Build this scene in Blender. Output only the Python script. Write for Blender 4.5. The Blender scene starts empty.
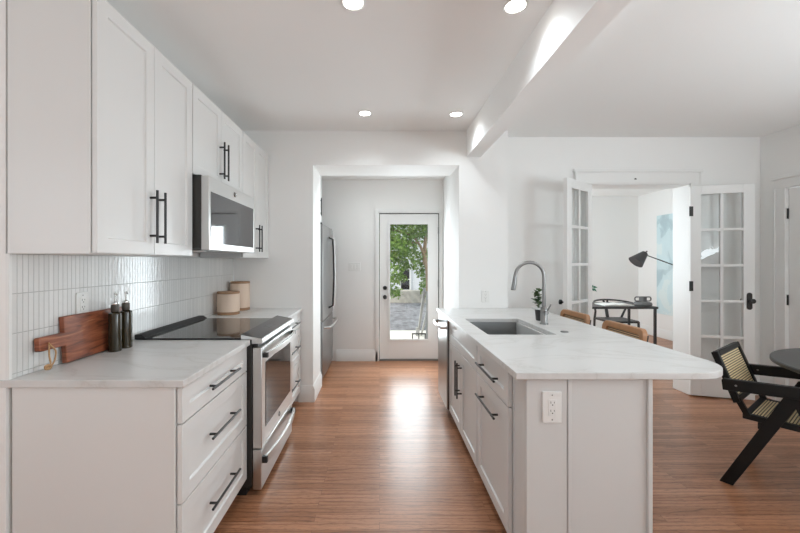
import bpy, bmesh, math, random
from mathutils import Vector, Matrix

random.seed(7)
S = bpy.context.scene
COL = S.collection
PI = math.pi

# ------------------------------------------------------------------ camera
cd = bpy.data.cameras.new('camera')
cam = bpy.data.objects.new('camera', cd); COL.objects.link(cam)
cam.location = (0, 0, 1.37); cam.rotation_euler = (PI / 2, 0, 0)
cd.sensor_width = 36; cd.lens = 370 / 800 * 36
cd.shift_x = (400 - 379.5) / 800; cd.shift_y = -5 / 800
cd.clip_start = .05; cd.clip_end = 200
S.camera = cam

# ------------------------------------------------------------------ world, sun, daylight, exposure
W = bpy.data.worlds.new('sky'); S.world = W; W.use_nodes = True
bg = W.node_tree.nodes['Background']
bg.inputs['Color'].default_value = (.86, .93, 1, 1)
bg.inputs['Strength'].default_value = 1.5

def lamp(name, kind, loc, rot, energy, color=(1, 1, 1), size=None, size_y=None, angle=None):
    l = bpy.data.lights.new(name, kind); l.energy = energy; l.color = color
    if kind == 'AREA':
        l.shape = 'RECTANGLE'; l.size = size; l.size_y = size_y
    if kind == 'SUN': l.angle = angle
    o = bpy.data.objects.new(name, l); COL.objects.link(o)
    o.location = loc; o.rotation_euler = rot
    return o

lamp('sun', 'SUN', (-10, 10, 20), (math.radians(18), math.radians(-38), 0), 3.6, (1, .96, .9), angle=.02)
DAY = (.845, .945, 1)
# area lamps added at the panes as daylight, most tipped up to brighten ceilings
lamp('fill_front', 'AREA', (2.6, -3.12, 1.55), (PI / 2 + 1.2, 0, 0), 4, DAY, 1.9, 1.9)  # fill lamp for the window added behind the camera
lamp('fill_hall', 'AREA', (-2.72, -1.0, 1.5), (0, -PI / 2 - .2, 0), 21, DAY, 1.5, 2.2)  # added fill lamp, meant for the aisle side of the island
lamp('daylight_right', 'AREA', (3.84, .35, 1.5), (0, PI / 2 + 1.05, 0), 90, DAY, 1.5, 1.6)
lamp('daylight_right_rear', 'AREA', (3.84, -1.75, 1.5), (0, PI / 2 + 1.2, 0), 30, DAY, 1.5, 1.6)
lamp('daylight_study', 'AREA', (1.48, 5.7, 1.55), (0, -PI / 2 - .2, 0), 52, DAY, 1.6, 1.9)
lamp('daylight_nook', 'AREA', (.41, 5.06, 1.1), (-PI / 2, 0, 0), 20, DAY, .5, 1.5)

S.view_settings.view_transform = 'Standard'
S.view_settings.look = 'None'
S.view_settings.gamma = 1
S.view_settings.use_curve_mapping = False
S.view_settings.exposure = 0.19
try:
    S.cycles.use_denoising = True
    S.cycles.max_bounces = 14; S.cycles.diffuse_bounces = 8
    S.cycles.transparent_max_bounces = 16
    S.cycles.sample_clamp_indirect = 6
    S.cycles.caustics_reflective = False; S.cycles.caustics_refractive = False
except Exception:
    pass

# ------------------------------------------------------------------ materials
def nodes(name):
    m = bpy.data.materials.new(name); m.use_nodes = True
    nt = m.node_tree
    return m, nt, nt.nodes['Principled BSDF']

def mat(name, col, rough=.5, metal=0, bump=None, var=0, spec=None, coat=0, vscale=6, stretch=(1, 1, 1)):
    """plain surface with faint noise in colour (var) and in relief (bump = scale, strength)"""
    m, nt, p = nodes(name)
    p.inputs['Base Color'].default_value = (*col, 1)
    p.inputs['Roughness'].default_value = rough; p.inputs['Metallic'].default_value = metal
    if spec is not None: p.inputs['Specular IOR Level'].default_value = spec
    if coat: p.inputs['Coat Weight'].default_value = coat; p.inputs['Coat Roughness'].default_value = .12
    tc = nt.nodes.new('ShaderNodeTexCoord'); mp = nt.nodes.new('ShaderNodeMapping')
    mp.inputs['Scale'].default_value = stretch
    nt.links.new(tc.outputs['Object'], mp.inputs['Vector'])
    if var:
        n = nt.nodes.new('ShaderNodeTexNoise'); n.inputs['Scale'].default_value = vscale; n.inputs['Detail'].default_value = 5
        nt.links.new(mp.outputs[0], n.inputs['Vector'])
        r = nt.nodes.new('ShaderNodeMapRange')
        r.inputs['To Min'].default_value = 1 - var; r.inputs['To Max'].default_value = 1 + var
        nt.links.new(n.outputs['Fac'], r.inputs['Value'])
        mx = nt.nodes.new('ShaderNodeVectorMath'); mx.operation = 'SCALE'
        mx.inputs[0].default_value = col
        nt.links.new(r.outputs[0], mx.inputs['Scale']); nt.links.new(mx.outputs[0], p.inputs['Base Color'])
    if bump:
        n2 = nt.nodes.new('ShaderNodeTexNoise'); n2.inputs['Scale'].default_value = bump[0]; n2.inputs['Detail'].default_value = 4
        nt.links.new(mp.outputs[0], n2.inputs['Vector'])
        b = nt.nodes.new('ShaderNodeBump'); b.inputs['Strength'].default_value = bump[1]; b.inputs['Distance'].default_value = .002
        nt.links.new(n2.outputs['Fac'], b.inputs['Height']); nt.links.new(b.outputs[0], p.inputs['Normal'])
    return m

def ramp(nt, stops):
    r = nt.nodes.new('ShaderNodeValToRGB')
    el = r.color_ramp.elements
    while len(el) < len(stops): el.new(.5)
    for e, (pos, c) in zip(el, stops): e.position = pos; e.color = (*c, 1)
    return r

def mat_floor():
    m, nt, p = nodes('oak_floor'); L = nt.links.new; N = nt.nodes.new
    tc = N('ShaderNodeTexCoord')
    br = N('ShaderNodeTexBrick'); br.offset = .37; br.offset_frequency = 2
    br.inputs['Scale'].default_value = 1
    br.inputs['Brick Width'].default_value = .93; br.inputs['Row Height'].default_value = .0572
    br.inputs['Mortar Size'].default_value = .0008; br.inputs['Mortar Smooth'].default_value = .3
    br.inputs['Color1'].default_value = (0, 0, 0, 1); br.inputs['Color2'].default_value = (1, 1, 1, 1); br.inputs['Mortar'].default_value = (.5, .5, .5, 1)
    L(tc.outputs['Object'], br.inputs['Vector'])
    # shift the grain from plank to plank
    vm = N('ShaderNodeVectorMath'); vm.operation = 'MULTIPLY_ADD'
    vm.inputs[1].default_value = (7.3, 3.1, 5); L(br.outputs['Color'], vm.inputs[0]); L(tc.outputs['Object'], vm.inputs[2])
    mp = N('ShaderNodeMapping'); mp.inputs['Scale'].default_value = (9, 70, 1); L(vm.outputs[0], mp.inputs['Vector'])
    n1 = N('ShaderNodeTexNoise'); n1.inputs['Scale'].default_value = 2.6; n1.inputs['Detail'].default_value = 4; n1.inputs['Roughness'].default_value = .7; n1.inputs['Distortion'].default_value = .3
    L(mp.outputs[0], n1.inputs['Vector'])
    mp2 = N('ShaderNodeMapping'); mp2.inputs['Scale'].default_value = (1.1, 7, 1); L(vm.outputs[0], mp2.inputs['Vector'])
    wv = N('ShaderNodeTexWave'); wv.bands_direction = 'Y'; wv.inputs['Scale'].default_value = 1.3; wv.inputs['Distortion'].default_value = 7
    wv.inputs['Detail'].default_value = 2; wv.inputs['Detail Scale'].default_value = 1.6
    L(mp2.outputs[0], wv.inputs['Vector'])
    base = ramp(nt, [(0, (.325, .14, .067)), (.5, (.41, .186, .095)), (1, (.50, .245, .135))])
    L(br.outputs['Color'], base.inputs[0])
    g = ramp(nt, [(.33, (.60, .55, .52)), (.47, (.97, .97, .97)), (.75, (1.13, 1.14, 1.15))]); L(n1.outputs['Fac'], g.inputs[0])
    g2 = ramp(nt, [(0, (.66, .61, .58)), (.18, (.95, .94, .93)), (1, (1.04, 1.04, 1.04))]); L(wv.outputs['Fac'], g2.inputs[0])
    def mul(a, b):
        v = N('ShaderNodeVectorMath'); v.operation = 'MULTIPLY'; L(a, v.inputs[0]); L(b, v.inputs[1]); return v.outputs[0]
    c = mul(mul(base.outputs[0], g.outputs[0]), g2.outputs[0])
    j = ramp(nt, [(0, (1, 1, 1)), (1, (.4, .36, .34))]); L(br.outputs['Fac'], j.inputs[0])
    L(mul(c, j.outputs[0]), p.inputs['Base Color'])
    p.inputs['Roughness'].default_value = .34
    p.inputs['Coat Weight'].default_value = .12; p.inputs['Coat Roughness'].default_value = .2
    b = N('ShaderNodeBump'); b.inputs['Strength'].default_value = .25; b.inputs['Distance'].default_value = .001; b.invert = True
    L(br.outputs['Fac'], b.inputs['Height']); L(b.outputs[0], p.inputs['Normal'])
    return m

def mat_tile():
    m, nt, p = nodes('finger_tile'); L = nt.links.new; N = nt.nodes.new
    tc = N('ShaderNodeTexCoord'); sx = N('ShaderNodeSeparateXYZ'); cx = N('ShaderNodeCombineXYZ')
    L(tc.outputs['Object'], sx.inputs[0]); L(sx.outputs['Y'], cx.inputs['X']); L(sx.outputs['Z'], cx.inputs['Y'])
    br = N('ShaderNodeTexBrick'); br.offset = 0; br.inputs['Scale'].default_value = 1
    br.inputs['Brick Width'].default_value = .0235; br.inputs['Row Height'].default_value = .1565
    br.inputs['Mortar Size'].default_value = .0016; br.inputs['Mortar Smooth'].default_value = .6
    br.inputs['Color1'].default_value = (.725, .725, .71, 1); br.inputs['Color2'].default_value = (.79, .788, .772, 1)
    br.inputs['Mortar'].default_value = (.56, .56, .545, 1)
    L(cx.outputs[0], br.inputs['Vector']); L(br.outputs['Color'], p.inputs['Base Color'])
    p.inputs['Roughness'].default_value = .13
    n = N('ShaderNodeTexNoise'); n.inputs['Scale'].default_value = 40; n.inputs['Detail'].default_value = 1
    L(tc.outputs['Object'], n.inputs['Vector'])
    ma = N('ShaderNodeMath'); ma.operation = 'MULTIPLY_ADD'; ma.inputs[1].default_value = .35
    iv = N('ShaderNodeMath'); iv.operation = 'SUBTRACT'; iv.inputs[0].default_value = 1; L(br.outputs['Fac'], iv.inputs[1])
    L(n.outputs['Fac'], ma.inputs[0]); L(iv.outputs[0], ma.inputs[2])
    b = N('ShaderNodeBump'); b.inputs['Strength'].default_value = .8; b.inputs['Distance'].default_value = .003
    L(ma.outputs[0], b.inputs['Height']); L(b.outputs[0], p.inputs['Normal'])
    return m

def mat_quartz():
    m, nt, p = nodes('veined_quartz'); L = nt.links.new; N = nt.nodes.new
    tc = N('ShaderNodeTexCoord'); mp = N('ShaderNodeMapping'); mp.inputs['Rotation'].default_value = (0, 0, .6); mp.inputs['Scale'].default_value = (1, 2.2, 1)
    L(tc.outputs['Object'], mp.inputs['Vector'])
    n = N('ShaderNodeTexNoise'); n.inputs['Scale'].default_value = 1.5; n.inputs['Detail'].default_value = 7; n.inputs['Roughness'].default_value = .55; n.inputs['Distortion'].default_value = .9
    L(mp.outputs[0], n.inputs['Vector'])
    s = N('ShaderNodeMath'); s.operation = 'SUBTRACT'; s.inputs[1].default_value = .5; L(n.outputs['Fac'], s.inputs[0])
    a = N('ShaderNodeMath'); a.operation = 'ABSOLUTE'; L(s.outputs[0], a.inputs[0])
    r = ramp(nt, [(0, (.57, .56, .54)), (.01, (.62, .615, .60)), (.045, (.655, .65, .64)), (1, (.67, .665, .655))]); L(a.outputs[0], r.inputs[0])
    L(r.outputs[0], p.inputs['Base Color']); p.inputs['Roughness'].default_value = .28; p.inputs['Specular IOR Level'].default_value = .3
    return m

def mat_walnut():
    m, nt, p = nodes('walnut'); L = nt.links.new; N = nt.nodes.new
    tc = N('ShaderNodeTexCoord'); mp = N('ShaderNodeMapping'); mp.inputs['Scale'].default_value = (1, 2.2, 16)
    L(tc.outputs['Object'], mp.inputs['Vector'])
    n = N('ShaderNodeTexNoise'); n.inputs['Scale'].default_value = 2.2; n.inputs['Detail'].default_value = 6; n.inputs['Distortion'].default_value = 1.4
    L(mp.outputs[0], n.inputs['Vector'])
    r = ramp(nt, [(.28, (.06, .018, .009)), (.46, (.22, .062, .028)), (.62, (.34, .11, .05)), (.74, (.55, .27, .13))]); L(n.outputs['Fac'], r.inputs[0])
    L(r.outputs[0], p.inputs['Base Color']); p.inputs['Roughness'].default_value = .35
    return m

def mat_steel(name, col=.58, rough=.27, axis=(1, 1, 60)):
    m, nt, p = nodes(name); L = nt.links.new; N = nt.nodes.new
    p.inputs['Base Color'].default_value = (col, col * .995, col * .98, 1); p.inputs['Metallic'].default_value = 1
    tc = N('ShaderNodeTexCoord'); mp = N('ShaderNodeMapping'); mp.inputs['Scale'].default_value = axis; L(tc.outputs['Object'], mp.inputs['Vector'])
    n = N('ShaderNodeTexNoise'); n.inputs['Scale'].default_value = 8; n.inputs['Detail'].default_value = 4; L(mp.outputs[0], n.inputs['Vector'])
    r = N('ShaderNodeMapRange'); r.inputs['To Min'].default_value = rough - .008; r.inputs['To Max'].default_value = rough + .012
    L(n.outputs['Fac'], r.inputs['Value']); L(r.outputs[0], p.inputs['Roughness'])
    return m

def mat_pane(name, tint=(.97, .98, .98), f0=1.45):
    m = bpy.data.materials.new(name); m.use_nodes = True; nt = m.node_tree; nt.nodes.clear()
    o = nt.nodes.new('ShaderNodeOutputMaterial'); mx = nt.nodes.new('ShaderNodeMixShader')
    t = nt.nodes.new('ShaderNodeBsdfTransparent'); t.inputs[0].default_value = (*tint, 1)
    g = nt.nodes.new('ShaderNodeBsdfGlossy'); g.inputs['Roughness'].default_value = .02
    f = nt.nodes.new('ShaderNodeFresnel'); ge = nt.nodes.new('ShaderNodeNewGeometry')
    io = nt.nodes.new('ShaderNodeMapRange'); io.inputs['To Min'].default_value = f0; io.inputs['To Max'].default_value = 1 / f0
    nt.links.new(ge.outputs['Backfacing'], io.inputs['Value']); nt.links.new(io.outputs[0], f.inputs[0])
    nt.links.new(f.outputs[0], mx.inputs[0]); nt.links.new(t.outputs[0], mx.inputs[1]); nt.links.new(g.outputs[0], mx.inputs[2]); nt.links.new(mx.outputs[0], o.inputs[0])
    return m

def mat_emit(name, col, strength):
    m, nt, p = nodes(name)
    p.inputs['Base Color'].default_value = (*col, 1)
    p.inputs['Emission Color'].default_value = (*col, 1); p.inputs['Emission Strength'].default_value = strength
    return m

def mat_cane(name, dirn, col=(.62, .50, .30)):
    """woven cane: fine ribs across, darker gaps between"""
    m, nt, p = nodes(name); L = nt.links.new; N = nt.nodes.new
    tc = N('ShaderNodeTexCoord')
    wv = N('ShaderNodeTexWave'); wv.bands_direction = dirn; wv.inputs['Scale'].default_value = 24; wv.inputs['Distortion'].default_value = .15
    L(tc.outputs['Object'], wv.inputs['Vector'])
    r = ramp(nt, [(0, (.06, .045, .03)), (.22, (.1, .075, .05)), (.35, col), (1, tuple(min(1, c * 1.25) for c in col))]); L(wv.outputs['Fac'], r.inputs[0])
    L(r.outputs[0], p.inputs['Base Color']); p.inputs['Roughness'].default_value = .6
    b = N('ShaderNodeBump'); b.inputs['Strength'].default_value = .6; b.inputs['Distance'].default_value = .003
    L(wv.outputs['Fac'], b.inputs['Height']); L(b.outputs[0], p.inputs['Normal'])
    return m

def mat_map():
    m, nt, p = nodes('pale_map'); L = nt.links.new; N = nt.nodes.new
    tc = N('ShaderNodeTexCoord')
    n = N('ShaderNodeTexNoise'); n.inputs['Scale'].default_value = 2.3; n.inputs['Detail'].default_value = 8; n.inputs['Distortion'].default_value = .5
    L(tc.outputs['Object'], n.inputs['Vector'])
    r = ramp(nt, [(.36, (.44, .57, .61)), (.43, (.50, .64, .67)), (.45, (.60, .74, .77)), (.58, (.63, .77, .795)), (.6, (.70, .80, .80)), (1, (.73, .82, .82))]); L(n.outputs['Fac'], r.inputs[0])
    L(r.outputs[0], p.inputs['Base Color']); p.inputs['Roughness'].default_value = .6
    return m

def mat_leaf(name, a, b, trans=.35):
    m, nt, p = nodes(name); L = nt.links.new; N = nt.nodes.new
    tc = N('ShaderNodeTexCoord'); n = N('ShaderNodeTexNoise'); n.inputs['Scale'].default_value = 9; n.inputs['Detail'].default_value = 2
    L(tc.outputs['Object'], n.inputs['Vector'])
    r = ramp(nt, [(.3, a), (.7, b)]); L(n.outputs['Fac'], r.inputs[0]); L(r.outputs[0], p.inputs['Base Color'])
    p.inputs['Roughness'].default_value = .5
    t = N('ShaderNodeBsdfTranslucent'); L(r.outputs[0], t.inputs[0])
    mx = N('ShaderNodeMixShader'); mx.inputs[0].default_value = trans
    out = nt.nodes['Material Output']
    L(p.outputs[0], mx.inputs[1]); L(t.outputs[0], mx.inputs[2]); L(mx.outputs[0], out.inputs[0])
    return m

def mat_siding():
    m, nt, p = nodes('lap_siding'); L = nt.links.new; N = nt.nodes.new
    tc = N('ShaderNodeTexCoord'); wv = N('ShaderNodeTexWave'); wv.bands_direction = 'Z'; wv.wave_profile = 'SAW'; wv.inputs['Scale'].default_value = 1.6
    L(tc.outputs['Object'], wv.inputs['Vector'])
    p.inputs['Base Color'].default_value = (.76, .77, .79, 1); p.inputs['Roughness'].default_value = .6
    b = N('ShaderNodeBump'); b.inputs['Strength'].default_value = .8; b.inputs['Distance'].default_value = .02
    L(wv.outputs['Fac'], b.inputs['Height']); L(b.outputs[0], p.inputs['Normal'])
    return m

WALL = (.84, .835, .82)
M = {
    'wall': mat('wall_paint', WALL, .65, bump=(180, .06)),
    'ceiling': mat('ceiling_paint', (.89, .89, .88), .8, bump=(150, .05)),
    'trim': mat('trim_paint', (.80, .80, .785), .38),
    'cab': mat('cabinet_lacquer', (.72, .717, .705), .33),
    'islandcab_shaded': mat('island_lacquer_shaded', (.64, .64, .63), .33),  # darker than cab: shade from facing away from the windows is in the colour
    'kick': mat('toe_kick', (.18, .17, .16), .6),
    'floor': mat_floor(), 'tile': mat_tile(), 'quartz': mat_quartz(), 'walnut': mat_walnut(),
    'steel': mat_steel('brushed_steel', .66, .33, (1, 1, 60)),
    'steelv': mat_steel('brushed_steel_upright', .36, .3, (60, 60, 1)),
    'sinksteel': mat_steel('sink_steel', .24, .3, (60, 1, 1)),
    'chrome': mat_steel('chrome', .72, .12, (1, 1, 1)),
    'nickel': mat_steel('brushed_nickel', .27, .3, (60, 60, 1)),
    'black': mat('black_metal', (.016, .015, .014), .38, var=.15),
    'blackplastic': mat('black_plastic', (.02, .02, .02), .45),
    'darkside': mat('dark_steel_side', (.05, .048, .045), .5, .4),
    'glassblack': mat('black_glass', (.012, .012, .013), .06, spec=.6),
    'ovenglass': mat('dark_oven_glass', (.05, .05, .052), .06, .6), 'mirrorglass': mat('mirrored_oven_glass', (.14, .14, .145), .05, .75),
    'display': mat('display_panel', (.09, .09, .095), .2),
    'pane': mat_pane('pane_glass'), 'leafpane': mat_pane('old_pane_glass', (.95, .96, .96), 1.4),
    'white': mat('white_plastic', (.80, .80, .78), .4),
    'slot': mat('socket_slots', (.06, .06, .06), .6),
    'canister': mat('pale_bamboo', (.74, .575, .455), .55, var=.08, vscale=4, stretch=(6, 6, 1)),
    'band': mat('brown_wood_band', (.34, .19, .10), .5, var=.2, vscale=4, stretch=(4, 4, 20)),
    'rope': mat('jute_rope', (.45, .27, .13), .9, bump=(300, .6)),
    'bottle': mat('olive_brown_glass', (.028, .02, .008), .16, var=.1),
    'pump': mat('grey_pump', (.07, .06, .05), .35),
    'stoolwood': mat('stool_wood', (.41, .21, .10), .45, var=.18, vscale=3, stretch=(10, 10, 2)),
    'stoolcane': mat_cane('stool_cane', 'Z', (.50, .34, .2)),
    'chairwood': mat('black_stained_wood', (.008, .0075, .007), .5, var=.3, spec=.3),
    'caneback': mat_cane('cane_back', 'Z'), 'caneseat': mat_cane('cane_seat', 'X'),
    'tabletop': mat('charcoal_table', (.04, .04, .041), .36, var=.12, vscale=12, stretch=(1, 8, 1)),
    'darkmetal': mat('dark_metal', (.035, .035, .036), .45),
    'lampgrey': mat('charcoal_lamp', (.045, .045, .047), .5),
    'stone': mat('grey_stoneware', (.13, .13, .13), .6, bump=(80, .3)),
    'paper': mat('book_paper', (.8, .79, .76), .8), 'map': mat_map(),
    'pot': mat('dark_pot', (.02, .02, .02), .4), 'soil': mat('soil', (.03, .02, .015), .9, bump=(90, .8)),
    'plantleaf': mat_leaf('plant_leaf', (.02, .07, .015), (.10, .16, .04), .2),
    'vaseleaf': mat_leaf('vase_leaf', (.006, .09, .05), (.02, .16, .09), .2),
    'light': mat_emit('downlight_lens', (1, .97, .92), 12),
    'treeleaf': mat_leaf('tree_leaf', (.12, .25, .04), (.40, .56, .14), .5),
    'bark': mat('bark', (.36, .25, .15), .9, bump=(30, .9), var=.3),
    'deck': mat('pale_deck', (.68, .655, .60), .6, var=.06),
    'gravel': mat('grey_gravel', (.20, .20, .215), .9, var=.95, vscale=5, bump=(14, .9), stretch=(1, .5, 1)),
    'stonewall': mat('beige_stone', (.50, .46, .40), .85, var=.25, bump=(12, .9)),
    'siding': mat_siding(), 'shingle': mat('roof_shingle', (.16, .15, .15), .9, var=.3),
    'railwood': mat('weathered_wood', (.36, .36, .35), .7, var=.2),
    'lawn': mat('lawn', (.12, .22, .05), .9, var=.4, vscale=20),
}

# ------------------------------------------------------------------ mesh building
class MB:
    def __init__(s): s.v = []; s.f = []
    def add(s, v, f):
        k = len(s.v); s.v += [tuple(x) for x in v]; s.f += [tuple(i + k for i in q) for q in f]; return s
    def box(s, x0, x1, y0, y1, z0, z1):
        x0, x1 = sorted((x0, x1)); y0, y1 = sorted((y0, y1)); z0, z1 = sorted((z0, z1))
        return s.add([(x, y, z) for x in (x0, x1) for y in (y0, y1) for z in (z0, z1)],
                     [(0, 1, 3, 2), (4, 6, 7, 5), (0, 4, 5, 1), (2, 3, 7, 6), (0, 2, 6, 4), (1, 5, 7, 3)])
    def prism(s, poly, a0, a1, axis='y'):
        """polygon given in the two other axes (in x,y,z order), extruded along axis"""
        n = len(poly)
        def P(u, w, a): return {'x': (a, u, w), 'y': (u, a, w), 'z': (u, w, a)}[axis]
        area = sum(poly[i][0] * poly[(i + 1) % n][1] - poly[(i + 1) % n][0] * poly[i][1] for i in range(n))
        if (area < 0) != (axis == 'y'): poly = poly[::-1]
        v = [P(u, w, a0) for u, w in poly] + [P(u, w, a1) for u, w in poly]
        f = [tuple(range(n))[::-1], tuple(range(n, 2 * n))] + [(i, (i + 1) % n, n + (i + 1) % n, n + i) for i in range(n)]
        return s.add(v, f)
    def beam(s, p, q, w, t, up=(0, 0, 1)):
        """square bar from p to q: w across, t along up"""
        p, q = Vector(p), Vector(q); d = (q - p).normalized(); a = d.cross(Vector(up)).normalized(); b = a.cross(d).normalized()
        v = [c + a * (i * w / 2) + b * (j * t / 2) for c in (p, q) for i, j in ((-1, -1), (1, -1), (1, 1), (-1, 1))]
        return s.add(v, [(3, 2, 1, 0), (4, 5, 6, 7), (0, 1, 5, 4), (1, 2, 6, 5), (2, 3, 7, 6), (3, 0, 4, 7)])
    def tube(s, pts, r, n=10, closed=False, flat=1):
        pts = [Vector(p) for p in pts]; m = len(pts)
        rr = r if isinstance(r, (list, tuple)) else [r] * m
        t0 = (pts[1] - pts[0]).normalized()
        u = t0.orthogonal().normalized()
        if abs(t0.z) < .9: u = Vector((0, 0, 1)) - t0 * t0.z; u.normalize()
        v = []
        for i, p in enumerate(pts):
            a = pts[i - 1] if (i or closed) else pts[i]; b = pts[(i + 1) % m] if (i < m - 1 or closed) else pts[i]
            t = (b - a).normalized(); u = (u - t * u.dot(t)).normalized(); w = t.cross(u)
            for k in range(n):
                an = 2 * PI * k / n; v.append(p + u * (math.cos(an) * rr[i]) + w * (math.sin(an) * rr[i] * flat))
        f = []
        for i in range(m if closed else m - 1):
            j = (i + 1) % m
            for k in range(n): f.append((i * n + k, i * n + (k + 1) % n, j * n + (k + 1) % n, j * n + k))
        if not closed: f += [tuple(range(n))[::-1], tuple(range((m - 1) * n, m * n))]
        return s.add(v, f)
    def cyl(s, p, q, r, n=20, r2=None): return s.tube([p, q], [r, r if r2 is None else r2], n)
    def lathe(s, prof, c=(0, 0, 0), n=32):
        v = []; f = []; m = len(prof)
        for r, z in prof:
            for k in range(n):
                an = 2 * PI * k / n; v.append((c[0] + r * math.cos(an), c[1] + r * math.sin(an), c[2] + z))
        for i in range(m - 1):
            for k in range(n): f.append((i * n + k, i * n + (k + 1) % n, (i + 1) * n + (k + 1) % n, (i + 1) * n + k))
        f += [tuple(range(n))[::-1], tuple(range((m - 1) * n, m * n))]
        return s.add(v, f)
    def disc_x(s, x0, x1, y, z, r, n=24): return s.tube([(x0, y, z), (x1, y, z)], r, n)
    def shaker(s, xf, sgn, y0, y1, z0, z1, t=.02, st=.058, rec=.009, ch=.004):
        """recessed-panel front facing +x (sgn 1) or -x (sgn -1); xf is the face"""
        rings = []
        for inset, dx in ((0, -t), (0, 0), (st, 0), (st + ch, -rec)):
            x = xf + sgn * dx
            rings.append([(x, y0 + inset, z0 + inset), (x, y1 - inset, z0 + inset), (x, y1 - inset, z1 - inset), (x, y0 + inset, z1 - inset)])
        v = sum(rings, []); f = []
        for i in range(3):
            for k in range(4): f.append((i * 4 + k, i * 4 + (k + 1) % 4, (i + 1) * 4 + (k + 1) % 4, (i + 1) * 4 + k))
        f += [(12, 13, 14, 15), (3, 2, 1, 0)]
        if sgn < 0: f = [q[::-1] for q in f]
        return s.add(v, f)
    def leaf(s, c, d, n, l, w):
        d = Vector(d).normalized(); n = Vector(n); n = (n - d * n.dot(d)); n = n.normalized() if n.length > 1e-4 else d.orthogonal().normalized()
        b = d.cross(n); c = Vector(c)
        return s.add([c, c + d * l * .45 + b * w * .5 + n * w * .12, c + d * l - n * w * .1, c + d * l * .45 - b * w * .5 + n * w * .12, c + d * l * .5],
                     [(0, 4, 1), (1, 4, 2), (2, 4, 3), (3, 4, 0)])
    def build(s, name, m, parent=None, bevel=.0015, smooth=35, origin=None):
        off = Vector((0, 0, 0))
        if parent is not None:
            q = parent
            while q is not None: off += q.location; q = q.parent
        elif origin is not None: off = Vector(origin)
        me = bpy.data.meshes.new(name)
        me.from_pydata([tuple(Vector(x) - off) for x in s.v], [], s.f); me.update()
        me.materials.append(M[m] if isinstance(m, str) else m)
        if smooth:
            me.polygons.foreach_set('use_smooth', [True] * len(me.polygons))
            me.set_sharp_from_angle(angle=math.radians(smooth))
        o = bpy.data.objects.new(name, me); COL.objects.link(o)
        if parent is not None: o.parent = parent
        elif origin is not None: o.location = origin
        if bevel:
            b = o.modifiers.new('edge', 'BEVEL'); b.width = bevel; b.segments = 2; b.limit_method = 'ANGLE'; b.angle_limit = math.radians(40)
        return o

def slab(outer, hole, z0, z1):
    """flat slab with an optional hole"""
    bm = bmesh.new(); es = []
    for loop in [outer] + ([hole] if hole else []):
        vs = [bm.verts.new((x, y, z1)) for x, y in loop]
        es += [bm.edges.new((vs[i], vs[(i + 1) % len(vs)])) for i in range(len(vs))]
    r = bmesh.ops.triangle_fill(bm, use_beauty=True, use_dissolve=True, edges=es, normal=(0, 0, 1))
    faces = [g for g in bm.faces]
    ex = bmesh.ops.extrude_face_region(bm, geom=faces)
    for g in ex['geom']:
        if isinstance(g, bmesh.types.BMVert): g.co.z = z0
    bmesh.ops.recalc_face_normals(bm, faces=bm.faces)
    mb = MB(); bm.verts.index_update()
    mb.add([tuple(v.co) for v in bm.verts], [tuple(v.index for v in f.verts) for f in bm.faces]); bm.free()
    return mb

def thing(name, label, cat, loc=(0, 0, 0), group=None, kind=None):
    o = bpy.data.objects.new(name, None); COL.objects.link(o); o.location = loc; o.empty_display_size = .1
    return tag(o, label, cat, group, kind)
def tag(o, label, cat, group=None, kind=None):
    o['label'] = label; o['category'] = cat
    if group: o['group'] = group
    if kind: o['kind'] = kind
    return o
def struct(mb, name, m, label, cat, bevel=0):
    return tag(mb.build(name, m, bevel=bevel), label, cat, kind='structure')
def copy_tree(o, parent=None):
    c = o.copy(); COL.objects.link(c)
    if parent is not None: c.parent = parent
    for ch in list(o.children): copy_tree(ch, c)
    return c

def pull(parent, p, q, out, m='black', r=.006):
    """bar pull: bar from p to q standing off by vector out (p, q on the face)"""
    p, q, out = Vector(p), Vector(q), Vector(out); d = (q - p)
    mb = MB()
    mb.cyl(p + out, q + out, r, 10)
    for t in (.14, .86):
        c = p + d * t; mb.cyl(c, c + out, r * .95, 10)
    return mb.build('handle', m, parent, bevel=0)

def wall_x(x0, x1, ya, yb, openings, zt):
    mb = MB(); y = ya
    for (o0, o1, z0, z1) in openings:
        mb.box(x0, x1, y, o0, 0, zt)
        if z0 > 0: mb.box(x0, x1, o0, o1, 0, z0)
        mb.box(x0, x1, o0, o1, z1, zt); y = o1
    mb.box(x0, x1, y, yb, 0, zt)
    return mb
# ------------------------------------------------------------------ setting
CZ = 2.65; YE = 3.62; YF = 3.81; XR = 3.92
XW = -1.44            # left wall plaster face
f = MB().box(-2.9, 4.07, -3.3, 4.05, -.1, 0).box(-1.75, 1.1, 4.05, 5.22, -.1, 0).box(1.25, 5.2, 4.05, 7.4, -.1, 0)
struct(f, 'floor', 'floor', 'reddish brown oak strip floor running through all the rooms', 'floor')
struct(MB().box(-2.9, 4.07, -3.3, 4.05, CZ, CZ + .1).box(-1.75, 1.1, 4.05, 5.22, 2.5, 2.6).box(1.25, 5.2, 4.05, 7.4, CZ, CZ + .1), 'ceiling', 'ceiling', 'flat white painted ceiling with recessed lights', 'ceiling')
struct(MB().box(.851, .986, -3.2, YE, 2.39, CZ), 'ceiling_beam', 'ceiling', 'white dropped beam along the ceiling between kitchen and dining area', 'beam')
struct(MB().box(XW - .15, XW, 1.425, YE, 0, CZ), 'wall_left', 'wall', 'white wall behind the range and upper cabinets', 'wall')
struct(wall_x(-2.9, -2.8, -3.3, 1.425, [(-2.1, .1, .75, 2.25)], CZ).box(-2.9, XW - .15, 1.425, 1.585, 0, CZ), 'wall_left_return', 'wall', 'white wall end left of the near cabinet run', 'wall')
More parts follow.
